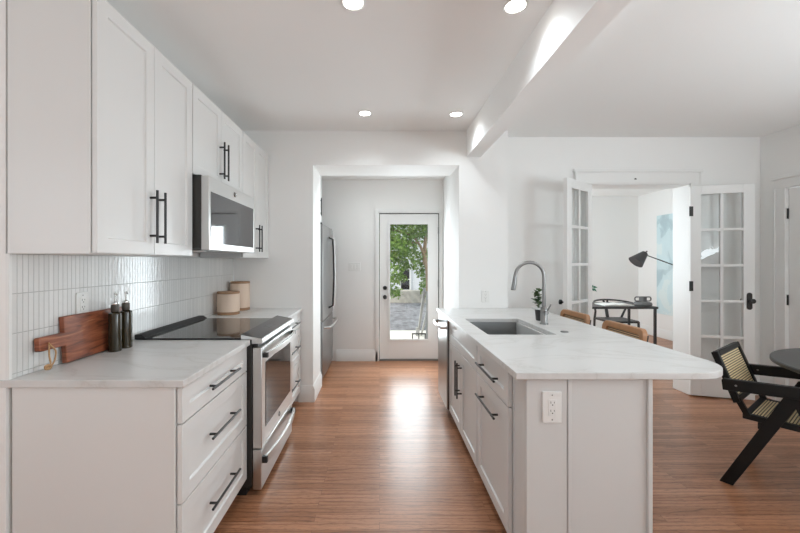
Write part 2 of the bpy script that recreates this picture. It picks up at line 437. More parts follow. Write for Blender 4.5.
# end wall with the deep plain opening
struct(MB().box(-1.6, -.65, YE, 4.07, 0, CZ).box(.778, 1.257, YE, 4.07, 0, CZ).box(-.65, .778, YE, 4.07, 2.314, CZ), 'wall_back', 'wall', 'white end wall of the kitchen with a deep plain opening', 'wall')
# nook
struct(MB().box(-1.7, -1.6, 4.07, 5.25, 0, 2.5), 'wall_nook_left', 'wall', 'wall behind the refrigerator', 'wall')
struct(MB().box(.875, 1.0, 4.07, 5.1, 0, 2.5), 'wall_nook_right', 'wall', 'white narrow wall right of the glazed back door', 'wall')
struct(MB().box(-1.7, -.02, 5.1, 5.25, 0, 2.5).box(.84, 1.0, 5.1, 5.25, 0, 2.5).box(-.02, .84, 5.1, 5.25, 2.052, 2.5), 'wall_nook_back', 'wall', 'white wall holding the glazed back door', 'wall')
# french door wall
FX0, FX1, FZ = 2.11, 3.19, 2.17
struct(MB().box(1.257, FX0, YF, YF + .2, 0, CZ).box(FX1, XR + .15, YF, YF + .2, 0, CZ).box(FX0, FX1, YF, YF + .2, FZ, CZ), 'wall_dining_back', 'wall', 'white wall with the double glazed doors to the study', 'wall')
# right wall with two windows and the closet door opening
struct(wall_x(XR, XR + .15, -3.3, YF, [(-2.55, -.95, .75, 2.25), (-.45, 1.15, .75, 2.25), (2.76, 3.56, 0, 2.08)], CZ), 'wall_right', 'wall', 'white dining wall on the far right with a closet door', 'wall')
# wall behind the camera
struct(MB().box(-2.9, 1.6, -3.3, -3.2, 0, CZ).box(3.6, 4.07, -3.3, -3.2, 0, CZ).box(1.6, 3.6, -3.3, -3.2, 0, .6).box(1.6, 3.6, -3.3, -3.2, 2.5, CZ), 'wall_front', 'wall', 'white wall with an added wide window facing the kitchen', 'wall')
# study
struct(wall_x(1.25, 1.4, 4.05, 7.4, [(4.75, 6.65, .75, 2.35)], CZ), 'wall_study_left', 'wall', 'white study wall with a window', 'wall')
struct(MB().box(1.25, 5.2, 7.25, 7.4, 0, CZ), 'wall_study_back', 'wall', 'white back wall of the study', 'wall')
struct(MB().box(5.07, 5.2, 4.01, 7.25, 0, CZ), 'wall_study_right', 'wall', 'white study wall with the pale blue map', 'wall')
struct(MB().box(4.07, 5.07, 3.9, 4.01, 0, CZ), 'wall_study_front', 'wall', 'white study wall beside the double doors', 'wall')

def window(name, axis, c, a0, a1, z0, z1, nx, label):
    r = thing(name, label, 'window', (0, 0, 0), kind='structure')
    fr = MB(); pn = MB()
    def B(mb, u0, u1, w0, w1, t):
        mb.box(c - t, c + t, u0, u1, w0, w1) if axis == 'x' else mb.box(u0, u1, c - t, c + t, w0, w1)
    B(fr, a0, a0 + .05, z0, z1, .03); B(fr, a1 - .05, a1, z0, z1, .03); B(fr, a0, a1, z0, z0 + .05, .03); B(fr, a0, a1, z1 - .05, z1, .03)
    for i in range(1, nx):
        u = a0 + (a1 - a0) * i / nx; B(fr, u - .02, u + .02, z0 + .05, z1 - .05, .025)
    B(fr, a0 + .05, a1 - .05, (z0 + z1) / 2 - .02, (z0 + z1) / 2 + .02, .025)
    fr.build('window_frame', 'trim', r); B(pn, a0 + .04, a1 - .04, z0 + .04, z1 - .04, .003); pn.build('glass_pane', 'pane', r, bevel=0)
window('added_window_front', 'y', -3.25, 1.6, 3.6, .6, 2.5, 2, 'wide white framed window added out of view behind the kitchen for light')  # unseen window put in for light, placed to spare the island end
window('window_2', 'x', 4.0, -.45, 1.15, .75, 2.25, 2, 'white framed window beside the dining table')
window('window_3', 'x', 4.0, -2.55, -.95, .75, 2.25, 2, 'white framed window farther along the dining wall')
window('added_window_hall', 'x', -2.85, -2.1, .1, .75, 2.25, 3, 'white framed window added in the unseen hall to light the island')  # unseen window added to throw light on the island fronts
window('window_4', 'x', 1.32, 4.75, 6.65, .75, 2.35, 2, 'white framed window of the study')

# backsplash and its edge strip
bs = MB().box(XW, -1.43, 1.436, YE, .914, 1.40).build('wall_backsplash', 'tile', bevel=0, origin=(0, 1.436, .9305))
tag(bs, 'white vertical finger tile backsplash behind the range', 'backsplash', kind='structure')
struct(MB().box(XW, -1.426, 1.425, 1.436, .914, 1.40), 'trim_1', 'trim', 'white edge strip at the near end of the tile backsplash', 'trim')

# baseboards
def base_y(mb, x0, x1, y, sgn, h=.155, t=.018):
    mb.prism([(y, 0), (y + sgn * t, 0), (y + sgn * t, h - .03), (y + sgn * t * .45, h - .012), (y + sgn * t * .4, h), (y, h)], x0, x1, 'x')
def base_x(mb, y0, y1, x, sgn, h=.155, t=.018):
    mb.prism([(x, 0), (x + sgn * t, 0), (x + sgn * t, h - .03), (x + sgn * t * .45, h - .012), (x + sgn * t * .4, h), (x, h)], y0, y1, 'y')
b = MB(); base_y(b, -.79, -.65, YE, -1); base_x(b, YE - .018, 4.07, -.65, 1); struct(b, 'baseboard_left', 'trim', 'white baseboard wrapping the left side of the opening', 'baseboard')
b = MB(); base_x(b, YE, 4.07, .778, -1); struct(b, 'baseboard_opening', 'trim', 'white baseboard on the right side of the opening', 'baseboard')
b = MB(); base_y(b, -.6, -.025, 5.1, -1); struct(b, 'baseboard_back', 'trim', 'white baseboard left of the glazed back door', 'baseboard')
b = MB(); base_y(b, 1.26, 2.0, YF, -1); base_y(b, 3.30, XR, YF, -1); struct(b, 'baseboard_dining', 'trim', 'white baseboard on the wall of the double doors', 'baseboard')
b = MB(); base_x(b, 3.67, YF - .018, XR, -1); base_x(b, -3.2, 2.65, XR, -1); struct(b, 'baseboard_right', 'trim', 'white baseboard on the right dining wall', 'baseboard')
b = MB(); base_y(b, 1.4, 5.05, 7.25, -1); base_x(b, 4.03, 7.232, 5.07, -1); struct(b, 'baseboard_study', 'trim', 'white baseboard around the study', 'baseboard')

# casings
def casing_y(mb, x0, x1, zt, y, w=.105, t=.02, head=.145):
    """door casing on a wall facing -y"""
    mb.box(x0 - w, x0, y - t, y, 0, zt); mb.box(x1, x1 + w, y - t, y, 0, zt)
    mb.box(x0 - w, x1 + w, y - t, y, zt, zt + head)
    mb.box(x0 - w - .012, x1 + w + .012, y - t - .014, y, zt + head - .03, zt + head)
    for a in (x0 - w, x1 + w - .016): mb.box(a, a + .016, y - t - .008, y - t, 0, zt + head - .03)
c = MB(); casing_y(c, FX0, FX1, FZ, YF)
c.box(FX0, FX0 + .012, YF - .01, YF + .2, 0, FZ).box(FX1 - .012, FX1, YF - .01, YF + .2, 0, FZ).box(FX0, FX1, YF - .01, YF + .2, FZ - .012, FZ)
struct(c, 'trim_2', 'trim', 'white casing around the double doors to the study', 'trim', .002)
MB().lathe([(.012, 0), (.012, .004), (.006, .012), (.002, .014)], (2.62, YF - .022, 2.21), 12).build('door_catch', 'black', bpy.data.objects['trim_2'], bevel=0)
c = MB()
for (a, bb) in ((2.655, 2.76), (3.56, 3.665)): c.box(XR - .02, XR, a, bb, 0, 2.08); c.box(XR - .028, XR - .02, (a if a < 3 else bb - .02), (a + .02 if a < 3 else bb), 0, 2.08)
c.box(XR - .02, XR, 2.655, 3.665, 2.08, 2.20); c.box(XR - .034, XR, 2.643, 3.677, 2.17, 2.20)
struct(c, 'trim_3', 'trim', 'white casing around the closet door on the right', 'trim', .002)

# ------------------------------------------------------------------ doors
# glazed back door
d1 = thing('door_1', 'white back door with one tall glass panel looking onto the garden', 'door', (0, 5.12, 0), kind='structure')
fr = MB().box(-.02, -.005, 5.09, 5.24, 0, 2.05).box(.823, .84, 5.09, 5.24, 0, 2.05).box(-.005, .823, 5.09, 5.24, 2.038, 2.052)
fr.box(-.055, -.02, 5.082, 5.1, 0, 2.085).box(.84, .872, 5.082, 5.1, 0, 2.085).box(-.02, .84, 5.082, 5.1, 2.052, 2.085)
fr.build('door_frame', 'trim', d1)
MB().box(-.005, .823, 5.1, 5.24, 0, .02).build('threshold', 'kick', d1)
GX0, GX1, GZ0, GZ1 = .14, .672, .29, 1.888
sl = MB().box(.004, GX0, 5.115, 5.16, .024, 2.026).box(GX1, .812, 5.115, 5.16, .024, 2.026).box(GX0, GX1, 5.115, 5.16, .024, GZ0).box(GX0, GX1, 5.115, 5.16, GZ1, 2.026)
sl.build('door_slab', 'trim', d1)
gf = MB().box(GX0 - .022, GX0 + .006, 5.105, 5.116, GZ0 - .022, GZ1 + .022).box(GX1 - .006, GX1 + .022, 5.105, 5.116, GZ0 - .022, GZ1 + .022).box(GX0, GX1, 5.105, 5.116, GZ0 - .022, GZ0 + .006).box(GX0, GX1, 5.105, 5.116, GZ1 - .006, GZ1 + .022)
gf.build('glazing_frame', 'trim', d1, bevel=.003)
MB().box(GX0, GX1, 5.134, 5.14, GZ0, GZ1).build('glass_pane', 'pane', d1, bevel=0)
MB().tube([(.075, 5.116, .88), (.075, 5.108, .88)], .028, 20).tube([(.075, 5.11, .88), (.075, 5.085, .88), (.075, 5.07, .88), (.075, 5.055, .88), (.075, 5.048, .88)], [.011, .012, .026, .027, .016], 18).build('knob', 'black', d1, bevel=0)
MB().tube([(.075, 5.116, 1.005), (.075, 5.1, 1.005), (.075, 5.092, 1.005)], [.029, .028, .018], 20).build('deadbolt', 'black', d1, bevel=0)
for z in (1.80, 1.07, .35): MB().cyl((.818, 5.106, z - .05), (.818, 5.106, z + .05), .008, 10).box(.806, .83, 5.11, 5.116, z - .05, z + .05).build('hinge', 'nickel', d1, bevel=0)
MB().box(-.004, .003, 5.116, 5.15, .02, 2.036).box(.813, .822, 5.116, 5.15, .02, 2.036).box(-.004, .822, 5.116, 5.15, 2.027, 2.037).build('weatherstrip', 'blackplastic', d1, bevel=0)

# divided-light leaves to the study. local: hinge edge at x=0, runs along +x, faces -y
def french_leaf(name, label, hinge, ang, flip=False, w=.53, h=2.135):
    t = .036
    r = thing(name, label, 'door', (0, 0, 0), kind='structure')
    sx = -1 if flip else 1
    def bx(mb, x0, x1, y0, y1, z0, z1): return mb.box(sx * x0, sx * x1, y0, y1, z0, z1)
    st = .092; zb = .255; zt = h - .085
    m1 = MB(); bx(m1, 0, st, 0, t, .012, h); bx(m1, w - st, w, 0, t, .012, h); bx(m1, st, w - st, 0, t, .012, zb); bx(m1, st, w - st, 0, t, zt, h)
    lr = m1.build('door_frame', 'trim', r, bevel=.002)
    m2 = MB(); bx(m2, w / 2 - .013, w / 2 + .013, .004, t - .004, zb, zt)
    for i in range(1, 5):
        z = zb + (zt - zb) * i / 5; bx(m2, st, w - st, .004, t - .004, z - .013, z + .013)
    m2.build('muntin_grid', 'trim', r, bevel=.002)
    g = MB(); bx(g, st - .004, w - st + .004, t / 2 - .002, t / 2 + .002, zb - .004, zt + .004); g.build('glass_panes', 'leafpane', r, bevel=0)
    for z in (.28, 1.12, 1.88):
        hh = MB(); yk = t + .006 if flip else -.006; hh.cyl((sx * -.006, yk, z - .05), (sx * -.006, yk, z + .05), .008, 10); bx(hh, 0, .022, (t if flip else -.003), (t + .003 if flip else 0), z - .05, z + .05); hh.build('hinge', 'black', r, bevel=0)
    kn = MB()
    for y0, y1 in (((t, t + .006),) if flip else ((-.006, 0), (t, t + .006))):
        kn.prism([(sx * (w - .046 + .022 * math.cos(a)), .98 + (.062 if math.sin(a) > 0 else -.062) + .022 * math.sin(a)) for a in [k * PI / 10 for k in range(20)]], y0, y1, 'y')
    pl = kn.build('lock_plate', 'black', r, bevel=0)
    kb = MB()
    for s in ((1,) if flip else (-1, 1)):
        y = 0 if s < 0 else t
        kb.tube([(sx * (w - .046), y + s * .004, .985), (sx * (w - .046), y + s * .03, .985), (sx * (w - .046), y + s * .038, .985), (sx * (w - .046), y + s * .055, .985), (sx * (w - .046), y + s * .06, .985)], [.008, .008, .022, .024, .012], 14)
    kb.build('knob', 'black', pl, bevel=0)
    r.location = hinge; r.rotation_euler = (0, 0, ang)
    return r
french_leaf('door_2', 'white ten-pane glazed door leaf swung open behind the island stools', (2.165, 3.765, 0), math.radians(38.5), True, .545, 2.15)
french_leaf('door_3', 'white ten-pane glazed door leaf opened back against the wall by the dining chair', (3.165, 3.765, 0), math.radians(-16))
# closet door on the right wall
d4 = thing('door_4', 'white painted closet door in the right dining wall', 'door', (XR + .03, 3.55, 0), kind='structure')
MB().shaker(XR + .012, -1, 2.765, 3.553, .01, 2.07, .035, .11, .008).build('door_slab', 'trim', d4)
for z in (.3, 1.0, 1.83): MB().cyl((XR + .004, 3.557, z - .05), (XR + .004, 3.557, z + .05), .008, 10).build('hinge', 'black', d4, bevel=0)
MB().tube([(XR + .012, 2.84, .95), (XR - .02, 2.84, .95), (XR - .03, 2.84, .95), (XR - .05, 2.84, .95), (XR - .056, 2.84, .95)], [.009, .009, .025, .027, .012], 16).build('knob', 'black', d4, bevel=0)

# ------------------------------------------------------------------ ceiling lights
def downlight(x, y, label, first=None):
    if first is None:
        r = thing('recessed_downlight', label, 'ceiling light', (x, y, CZ), 'recessed downlights')
        MB().lathe([(.062, 0), (.062, -.004), (.052, -.007), (.048, -.004), (.048, 0)], (x, y, CZ)).build('trim_ring', 'white', r, bevel=0)
        MB().lathe([(.047, 0), (.047, -.003), (.001, -.004)], (x, y, CZ)).build('lens', 'light', r, bevel=0)
        l = bpy.data.lights.new('downlight_beam', 'SPOT'); l.energy = 18; l.color = (.85, .945, 1); l.spot_size = math.radians(142); l.spot_blend = 1; l.shadow_soft_size = .045
        lo = bpy.data.objects.new('downlight_beam', l); COL.objects.link(lo); lo.parent = r; lo.location = (0, 0, -.012)
        return r
    c = copy_tree(first); c.location = (x, y, CZ); c['label'] = label; return c
dl = downlight(-.125, 3.19, 'round recessed ceiling light near the end wall, toward the upper cabinets')
downlight(.665, 3.21, 'round recessed ceiling light near the end wall, next to the beam', dl)
downlight(-.13, 1.825, 'round recessed ceiling light nearer the camera, over the aisle away from the beam', dl)
nook_fill = downlight(-.05, 4.25, 'unseen recessed ceiling light added to brighten the nook before the glazed back door', dl); nook_fill.location.z = 2.5  # extra lamp out of view, added to brighten the nook walls and door
for o in nook_fill.children:
    if o.type == 'LIGHT': o.data = o.data.copy(); o.data.energy = 26; o.data.spot_size = math.radians(172)
downlight(.68, 1.85, 'round recessed ceiling light nearer the camera, next to the beam', dl)

# ------------------------------------------------------------------ left run: base cabinets
def base_run(label, y0, y1, zs, gap, endpanel):
    r = thing('base_cabinet', label, 'cabinet', (-1.1, (y0 + y1) / 2, 0))
    MB().box(-1.425, -.793, y0, y1, .105, .884).build('cabinet_body', 'cab', r)
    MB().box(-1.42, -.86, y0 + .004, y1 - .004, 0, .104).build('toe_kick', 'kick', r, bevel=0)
    for (z0, z1) in zs:
        d = MB().shaker(-.768, 1, y0 + .006, y1 - .006, z0, z1).build('drawer', 'cab', r)
        yc = (y0 + y1) / 2; hw = min(.16, (y1 - y0) * .24); zc = (z0 + z1) / 2 + (.01 if z1 - z0 > .2 else 0)
        pull(d, (-.768, yc - hw, zc), (-.768, yc + hw, zc), (.034, 0, 0))
    return r
ZS = [(.738, .876), (.425, .732), (.113, .419)]
base_run('white three-drawer base cabinet with black pulls nearest the camera, under the cutting board', 1.435, 2.148, ZS, .006, True)
base_run('white three-drawer base cabinet between the range and the end wall', 2.93, 3.60, ZS, .006, False)
def worktop(y0, y1, label):
    return tag(MB().box(-1.428, -.752, y0, y1, .885, .914).build('countertop', 'quartz', bevel=.003), label, 'countertop')
c1 = MB()
c1.prism([(-1.48, 1.42), (-.752, 1.42), (-.752, 2.152), (-1.428, 2.152), (-1.428, 1.4245), (-1.48, 1.4245)], .885, .914, 'z')
tag(c1.build('countertop', 'quartz', bevel=.003), 'white veined quartz countertop holding the cutting board and bottles', 'countertop')
worktop(2.927, 3.618, 'short white quartz countertop holding the two wooden canisters')

# range
rg = thing('range', 'stainless steel slide-in range with black glass cooktop', 'range', (-1.05, 2.54, 0))
Y0, Y1 = 2.158, 2.921
MB().box(-1.425, -.745, Y0, Y1, .05, .912).build('range_body', 'darkside', rg)
MB().box(-1.40, -.78, Y0 + .01, Y1 - .01, 0, .05).build('toe_kick', 'blackplastic', rg, bevel=0)
MB().box(-1.37, -.808, Y0 - .004, Y1 + .004, .9145, .923).build('cooktop', 'glassblack', rg, bevel=.003)
MB().prism([(-1.427, .9145), (-1.36, .9145), (-1.362, .925), (-1.39, .944), (-1.427, .944)], Y0 - .004, Y1 + .004, 'y').build('rear_vent_trim', 'blackplastic', rg, bevel=.003)
cp = MB().prism([(-.808, .9145), (-.808, .943), (-.685, .919), (-.68, .912), (-.68, .893), (-.745, .888), (-.745, .9145)], Y0 - .004, Y1 + .004, 'y').build('control_panel', 'steel', rg, bevel=.002)
def on_slope(y0, y1, a0, a1, lift):
    P = lambda t: (-.808 + (.123) * t, .943 - .024 * t)
    (xa, za), (xb, zb) = P(a0), P(a1)
    return MB().prism([(xa, za + .0002), (xb, zb + .0002), (xb, zb + lift), (xa, za + lift)], y0, y1, 'y')
tg = on_slope(Y0 + .002, Y1 - .002, .0, .97, .002).build('touch_glass', 'glassblack', cp, bevel=0)
on_slope(2.47, 2.61, .3, .62, .0026).build('display', 'display', cp, bevel=0)
MB().box(-.745, -.712, Y0 + .012, Y1 - .012, .868, .888).build('vent_slot', 'blackplastic', rg, bevel=0)
od = MB().box(-.742, -.688, Y0 + .004, Y1 - .004, .275, .866).build('oven_door', 'steel', rg, bevel=.004)
MB().box(-.69, -.6855, Y0 + .075, Y1 - .075, .375, .765).build('oven_window', 'ovenglass', od, bevel=.001)
def bow(parent, y0, y1, z, xface, depth, h, name='handle', m='steel'):
    mb = MB(); n = 24; A = []; B = []
    for i in range(n + 1):
        t = i / n; y = y0 + (y1 - y0) * t; x = xface + .028 + depth * (1 - (2 * t - 1) ** 2)
        A.append((x, y)); B.append((x - .014, y))
    v = [(x, y, z - h / 2) for x, y in A] + [(x, y, z + h / 2) for x, y in A] + [(x, y, z - h / 2) for x, y in B] + [(x, y, z + h / 2) for x, y in B]
    k = n + 1; f = []
    for i in range(n): f += [(i, i + 1, k + i + 1, k + i), (2 * k + i + 1, 2 * k + i, 3 * k + i, 3 * k + i + 1), (k + i, k + i + 1, 3 * k + i + 1, 3 * k + i), (i + 1, i, 2 * k + i, 2 * k + i + 1)]
    f += [(0, k, 3 * k, 2 * k), (n, 2 * k + n, 3 * k + n, k + n)]
    mb.add(v, f)
    o = mb.build(name, m, parent, bevel=.002)
    for yy in (y0, y1): MB().box(xface - .001, xface + .03, yy - .012, yy + .012, z - h * .42, z + h * .42).build('handle_bracket', 'blackplastic', parent, bevel=.002)
    return o
bow(od, Y0 + .03, Y1 - .03, .818, -.688, .03, .034)
def badge(parent, x, y, z, r):
    b = MB().disc_x(x, x + .003, y, z, r)
    o = b.build('badge', 'darkside', parent, bevel=0)
    MB().tube([(x + .004, y + .78 * r * math.cos(a), z + .78 * r * math.sin(a)) for a in [k * PI / 10 for k in range(20)]], r * .1, 6, closed=True).tube([(x + .004, y + r * (-.35 + .7 * t), z + r * .3 * math.sin(2 * PI * t)) for t in [k / 10 for k in range(11)]], r * .09, 6).build('emblem', 'chrome', o, bevel=0)
badge(od, -.688, 2.54, .325, .016)
dr = MB().box(-.742, -.69, Y0 + .004, Y1 - .004, .035, .268).build('storage_drawer', 'steel', rg, bevel=.004)
bow(dr, Y0 + .025, Y1 - .025, .205, -.69, .028, .045)

# ------------------------------------------------------------------ upper cabinets and microwave
def upper(label, y0, y1, z0, hz0, hz1):
    r = thing('wall_cabinet', label, 'cabinet', (-1.27, (y0 + y1) / 2, z0), 'white upper cabinets')
    MB().box(-1.428, -1.110, y0, y1, z0, 2.41).build('cabinet_body', 'cab', r)
    ym = (y0 + y1) / 2
    for s, a, bb in ((-1, y0 + .002, ym - .0015), (1, ym + .0015, y1 - .003)):
        d = MB().shaker(-1.085, 1, a, bb, z0 + .003, 2.407).build('door', 'cab', r)
        yy = ym + s * .033
        pull(d, (-1.085, yy, hz0), (-1.085, yy, hz1), (.034, 0, 0))
    return r
upper('tall white two-door wall cabinet nearest the camera, above the cutting board', 1.42, 2.148, 1.40, 1.457, 1.707)
upper('short white two-door wall cabinet over the microwave', 2.152, 2.938, 1.88, 1.93, 2.18)
upper('narrow white two-door wall cabinet beside the end wall', 2.942, 3.618, 1.40, 1.455, 1.69)
mw = thing('microwave', 'stainless steel over-range microwave with mirrored door', 'microwave', (-1.2, 2.54, 1.44))
MB().box(-1.425, -1.042, 2.156, 2.934, 1.445, 1.877).build('microwave_body', 'darkside', mw)
md = MB().box(-1.04, -.993, 2.156, 2.934, 1.437, 1.872).build('microwave_door', 'steel', mw, bevel=.004)
MB().box(-.995, -.9905, 2.178, 2.905, 1.478, 1.782).build('door_window', 'mirrorglass', md, bevel=.001)
badge(md, -.993, 2.54, 1.828, .017)
MB().box(-1.40, -1.05, 2.2, 2.89, 1.436, 1.445).build('underside_vent', 'nickel', mw, bevel=0)
MB().lathe([(.04, 0), (.04, -.004), (.03, -.007)], (-1.12, 2.3, 1.436), 20).build('task_lamp', 'white', mw, bevel=0)

# ------------------------------------------------------------------ things on the left counters
CT = .9142
# cutting board, leaning on the tiles (local: thickness along x)
cb = thing('cutting_board', 'dark walnut cutting board with a rope loop leaning on the tile backsplash', 'cutting board', (-1.40, 1.85, CT))
prof = [(1.645, 0), (2.08, 0), (2.08, .206), (1.645, .206), (1.645, .136), (1.525, .136), (1.52, .131), (1.52, .083), (1.525, .078), (1.645, .078)]
pb = MB(); N_ = len(prof)
lean = math.atan2(.017, .206)
def LB(x, y, z): return (-1.40 - z * math.sin(lean) + x * math.cos(lean), y, CT + .004 + z * math.cos(lean) + x * math.sin(lean))
pb.add([LB(-.012, y, z) for y, z in prof] + [LB(.012, y, z) for y, z in prof],
       [tuple(range(N_)), tuple(range(N_, 2 * N_))[::-1]] + [(i, N_ + i, N_ + (i + 1) % N_, (i + 1) % N_) for i in range(N_)])
pb.build('board', 'walnut', cb, bevel=.003)
hx = LB(.013, 1.562, .107)
rp = [Vector(hx), Vector(hx) + Vector((.014, -.01, -.005)), Vector(hx) + Vector((.018, .012, -.035)), Vector(hx) + Vector((.022, .004, -.07)), Vector(hx) + Vector((.03, -.02, -.088)), Vector(hx) + Vector((.033, -.04, -.09))]
rq = [Vector(hx), Vector(hx) + Vector((.012, -.012, -.012)), Vector(hx) + Vector((.016, -.016, -.05)), Vector(hx) + Vector((.022, -.016, -.08)), Vector(hx) + Vector((.032, -.034, -.09)), Vector(hx) + Vector((.036, -.052, -.092))]
def sm(p):
    o = []
    for i in range(len(p) - 1):
        for t in (0, .33, .66):
            a = p[max(i - 1, 0)]; b_ = p[i]; c_ = p[i + 1]; d_ = p[min(i + 2, len(p) - 1)]
            o.append(.5 * ((2 * b_) + (c_ - a) * t + (2 * a - 5 * b_ + 4 * c_ - d_) * t * t + (3 * b_ - a - 3 * c_ + d_) * t ** 3))
    return o + [p[-1]]
k = rp[-1]
MB().tube(sm(rp), .0032, 8).tube(sm(rq), .0032, 8).tube([k + Vector((.004 * math.cos(a), .009 * math.cos(a * 1.0), .008 * math.sin(a))) for a in [j * PI / 6 for j in range(12)]], .005, 8, closed=True).tube([k, k + Vector((.006, -.02, -.004))], .004, 8).build('rope_loop', 'rope', cb, bevel=0)

def pump_bottle(x, y, label, first=None):
    if first is not None:
        c = copy_tree(first); c.location = (x, y, CT); c['label'] = label; return c
    r = thing('pump_bottle', label, 'bottle', (x, y, CT), 'brown pump bottles')
    o = (x, y, CT)
    MB().lathe([(.002, 0), (.027, 0), (.0295, .003), (.0295, .185), (.028, .192), (.018, .198), (.016, .2), (.016, .204)], o, 28).build('bottle_body', 'bottle', r, bevel=0)
    MB().lathe([(.0175, .2), (.0185, .203), (.0185, .232), (.0165, .237), (.006, .239), (.006, .242)], o, 24).build('collar', 'pump', r, bevel=0)
    MB().lathe([(.0165, .237), (.017, .24), (.0165, .246), (.008, .25), (.004, .252), (.004, .285), (.0065, .286), (.0065, .296), (.002, .298)], o, 20).tube([(x, y, CT + .291), (x + .014, y - .012, CT + .291), (x + .022, y - .02, CT + .286)], .0035, 8).build('pump_head', 'chrome', r, bevel=0)
    return r
pbt = pump_bottle(-1.347, 1.885, 'tall brown glass pump bottle in front of the cutting board, nearer of the pair')
pump_bottle(-1.345, 1.962, 'tall brown glass pump bottle in front of the cutting board, nearer the range', pbt)

def canister(x, y, r_, h, label):
    t = thing('canister', label, 'canister', (x, y, CT)); o = (x, y, CT)
    MB().lathe([(r_ * .97, 0), (r_, .003), (r_, .024), (r_ * .985, .0255)], o, 40).build('base_band', 'band', t, bevel=0)
    MB().lathe([(r_ * .98, .0245), (r_ * .995, .026), (r_ * .995, h - .02), (r_ * .97, h - .018)], o, 40).build('canister_body', 'canister', t, bevel=0)
    MB().lathe([(r_ * .98, h - .0185), (r_ * 1.005, h - .017), (r_ * 1.005, h - .003), (r_ * .98, h), (.001, h + .001)], o, 40).build('lid', 'band', t, bevel=0)
canister(-1.312, 3.215, .092, .196, 'short pale wooden canister with brown lid, beside the range')
canister(-1.318, 3.50, .088, .268, 'tall pale wooden canister with brown lid, behind the short one')

def outlet(label, loc, ang, w=.075, h=.118, name='wall_outlet'):
    """duplex socket; local face is -y"""
    r = thing(name, label, 'outlet', (0, 0, 0))
    MB().box(-w / 2, w / 2, -.007, 0, -h / 2, h / 2).build('cover_plate', 'white', r, bevel=.003)
    s = MB().box(-.017, .017, -.0095, -.006, -.034, .034).build('socket', 'white', r, bevel=.0015)
    sl_ = MB()
    for z in (-.017, .017):
        sl_.box(-.008, -.0062, -.0102, -.0094, z, z + .009); sl_.box(.0062, .008, -.0102, -.0094, z + .001, z + .008)
        sl_.tube([(0, -.0102, z - .006), (0, -.0094, z - .006)], .0026, 10)
    sl_.build('slots', 'slot', s, bevel=0)
    for z in (-h / 2 + .014, h / 2 - .014): MB().tube([(0, -.0078, z), (0, -.0068, z)], .003, 10).build('screw', 'nickel', r, bevel=0)
    r.location = loc; r.rotation_euler = (0, 0, ang)
outlet('white wall outlet in the tile above the cutting board', (-1.4295, 1.775, 1.165), PI / 2, .072, .115)
outlet('white wall outlet on the end wall above the island counter', (1.035, YE - .0005, 1.03), 0, .075, .118)
outlet('large white outlet on the near end panel of the island', (.716, 1.5405, .765), 0, .08, .13)
sw = thing('light_switch', 'white triple switch plate left of the back door', 'light switch', (-.343, 5.0995, 1.30))
MB().box(-.425, -.262, 5.093, 5.0995, 1.24, 1.36).build('cover_plate', 'white', sw, bevel=.003)
for i in range(3):
    xx = -.343 + (i - 1) * .046
    MB().box(xx - .016, xx + .016, 5.090, 5.094, 1.268, 1.332).build('rocker', 'white', sw, bevel=.0015)

# ------------------------------------------------------------------ refrigerator nook
fg = thing('refrigerator', 'stainless steel french-door refrigerator in the nook past the opening', 'refrigerator', (-1.1, 4.6, 0))
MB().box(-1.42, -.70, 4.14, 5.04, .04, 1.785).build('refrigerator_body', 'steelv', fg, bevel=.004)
MB().box(-1.40, -.72, 4.15, 5.03, 0, .04).build('base_grille', 'blackplastic', fg, bevel=0)
def curved_front(y0, y1, z0, z1, name):
    n = 10; P = [(-.69, y0)] + [(-.625 - .012 * ((2 * (y0 + (y1 - y0) * i / n) - 9.18) / .9) ** 2, y0 + (y1 - y0) * i / n) for i in range(n + 1)] + [(-.69, y1)]
    return MB().prism(P, z0, z1, 'z').build(name, 'steelv', fg, bevel=.004)
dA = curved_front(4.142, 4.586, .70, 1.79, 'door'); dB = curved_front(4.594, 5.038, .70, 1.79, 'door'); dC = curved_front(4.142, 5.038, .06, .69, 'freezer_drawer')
for d_, y in ((dA, 4.555), (dB, 4.625)):
    MB().tube([(-.628, y, .80), (-.575, y, .83), (-.565, y, 1.0), (-.56, y, 1.2), (-.565, y, 1.45), (-.575, y, 1.64), (-.628, y, 1.67)], .012, 10).build('handle', 'black' if d_ is dA else 'steel', d_, bevel=0)
MB().tube([(-.63, 4.22, .615), (-.575, 4.235, .615), (-.56, 4.4, .615), (-.555, 4.59, .615), (-.56, 4.78, .615), (-.575, 4.945, .615), (-.63, 4.96, .615)], .014, 10).build('handle', 'steel', dC, bevel=0)
for y in (4.18, 5.0): MB().box(-.76, -.65, y - .03, y + .03, 1.79, 1.81).build('hinge_cover', 'blackplastic', fg, bevel=.003)
oc = thing('wall_cabinet', 'white cabinet with a black pull above the refrigerator', 'cabinet', (-1.0, 4.4, 1.85))
MB().box(-1.42, -.74, 4.14, 4.62, 1.86, 2.49).build('cabinet_body', 'cab', oc)
od2 = MB().shaker(-.72, 1, 4.143, 4.617, 1.863, 2.487).build('door', 'cab', oc)
pull(od2, (-.72, 4.19, 1.89), (-.72, 4.19, 2.09), (.062, 0, 0))

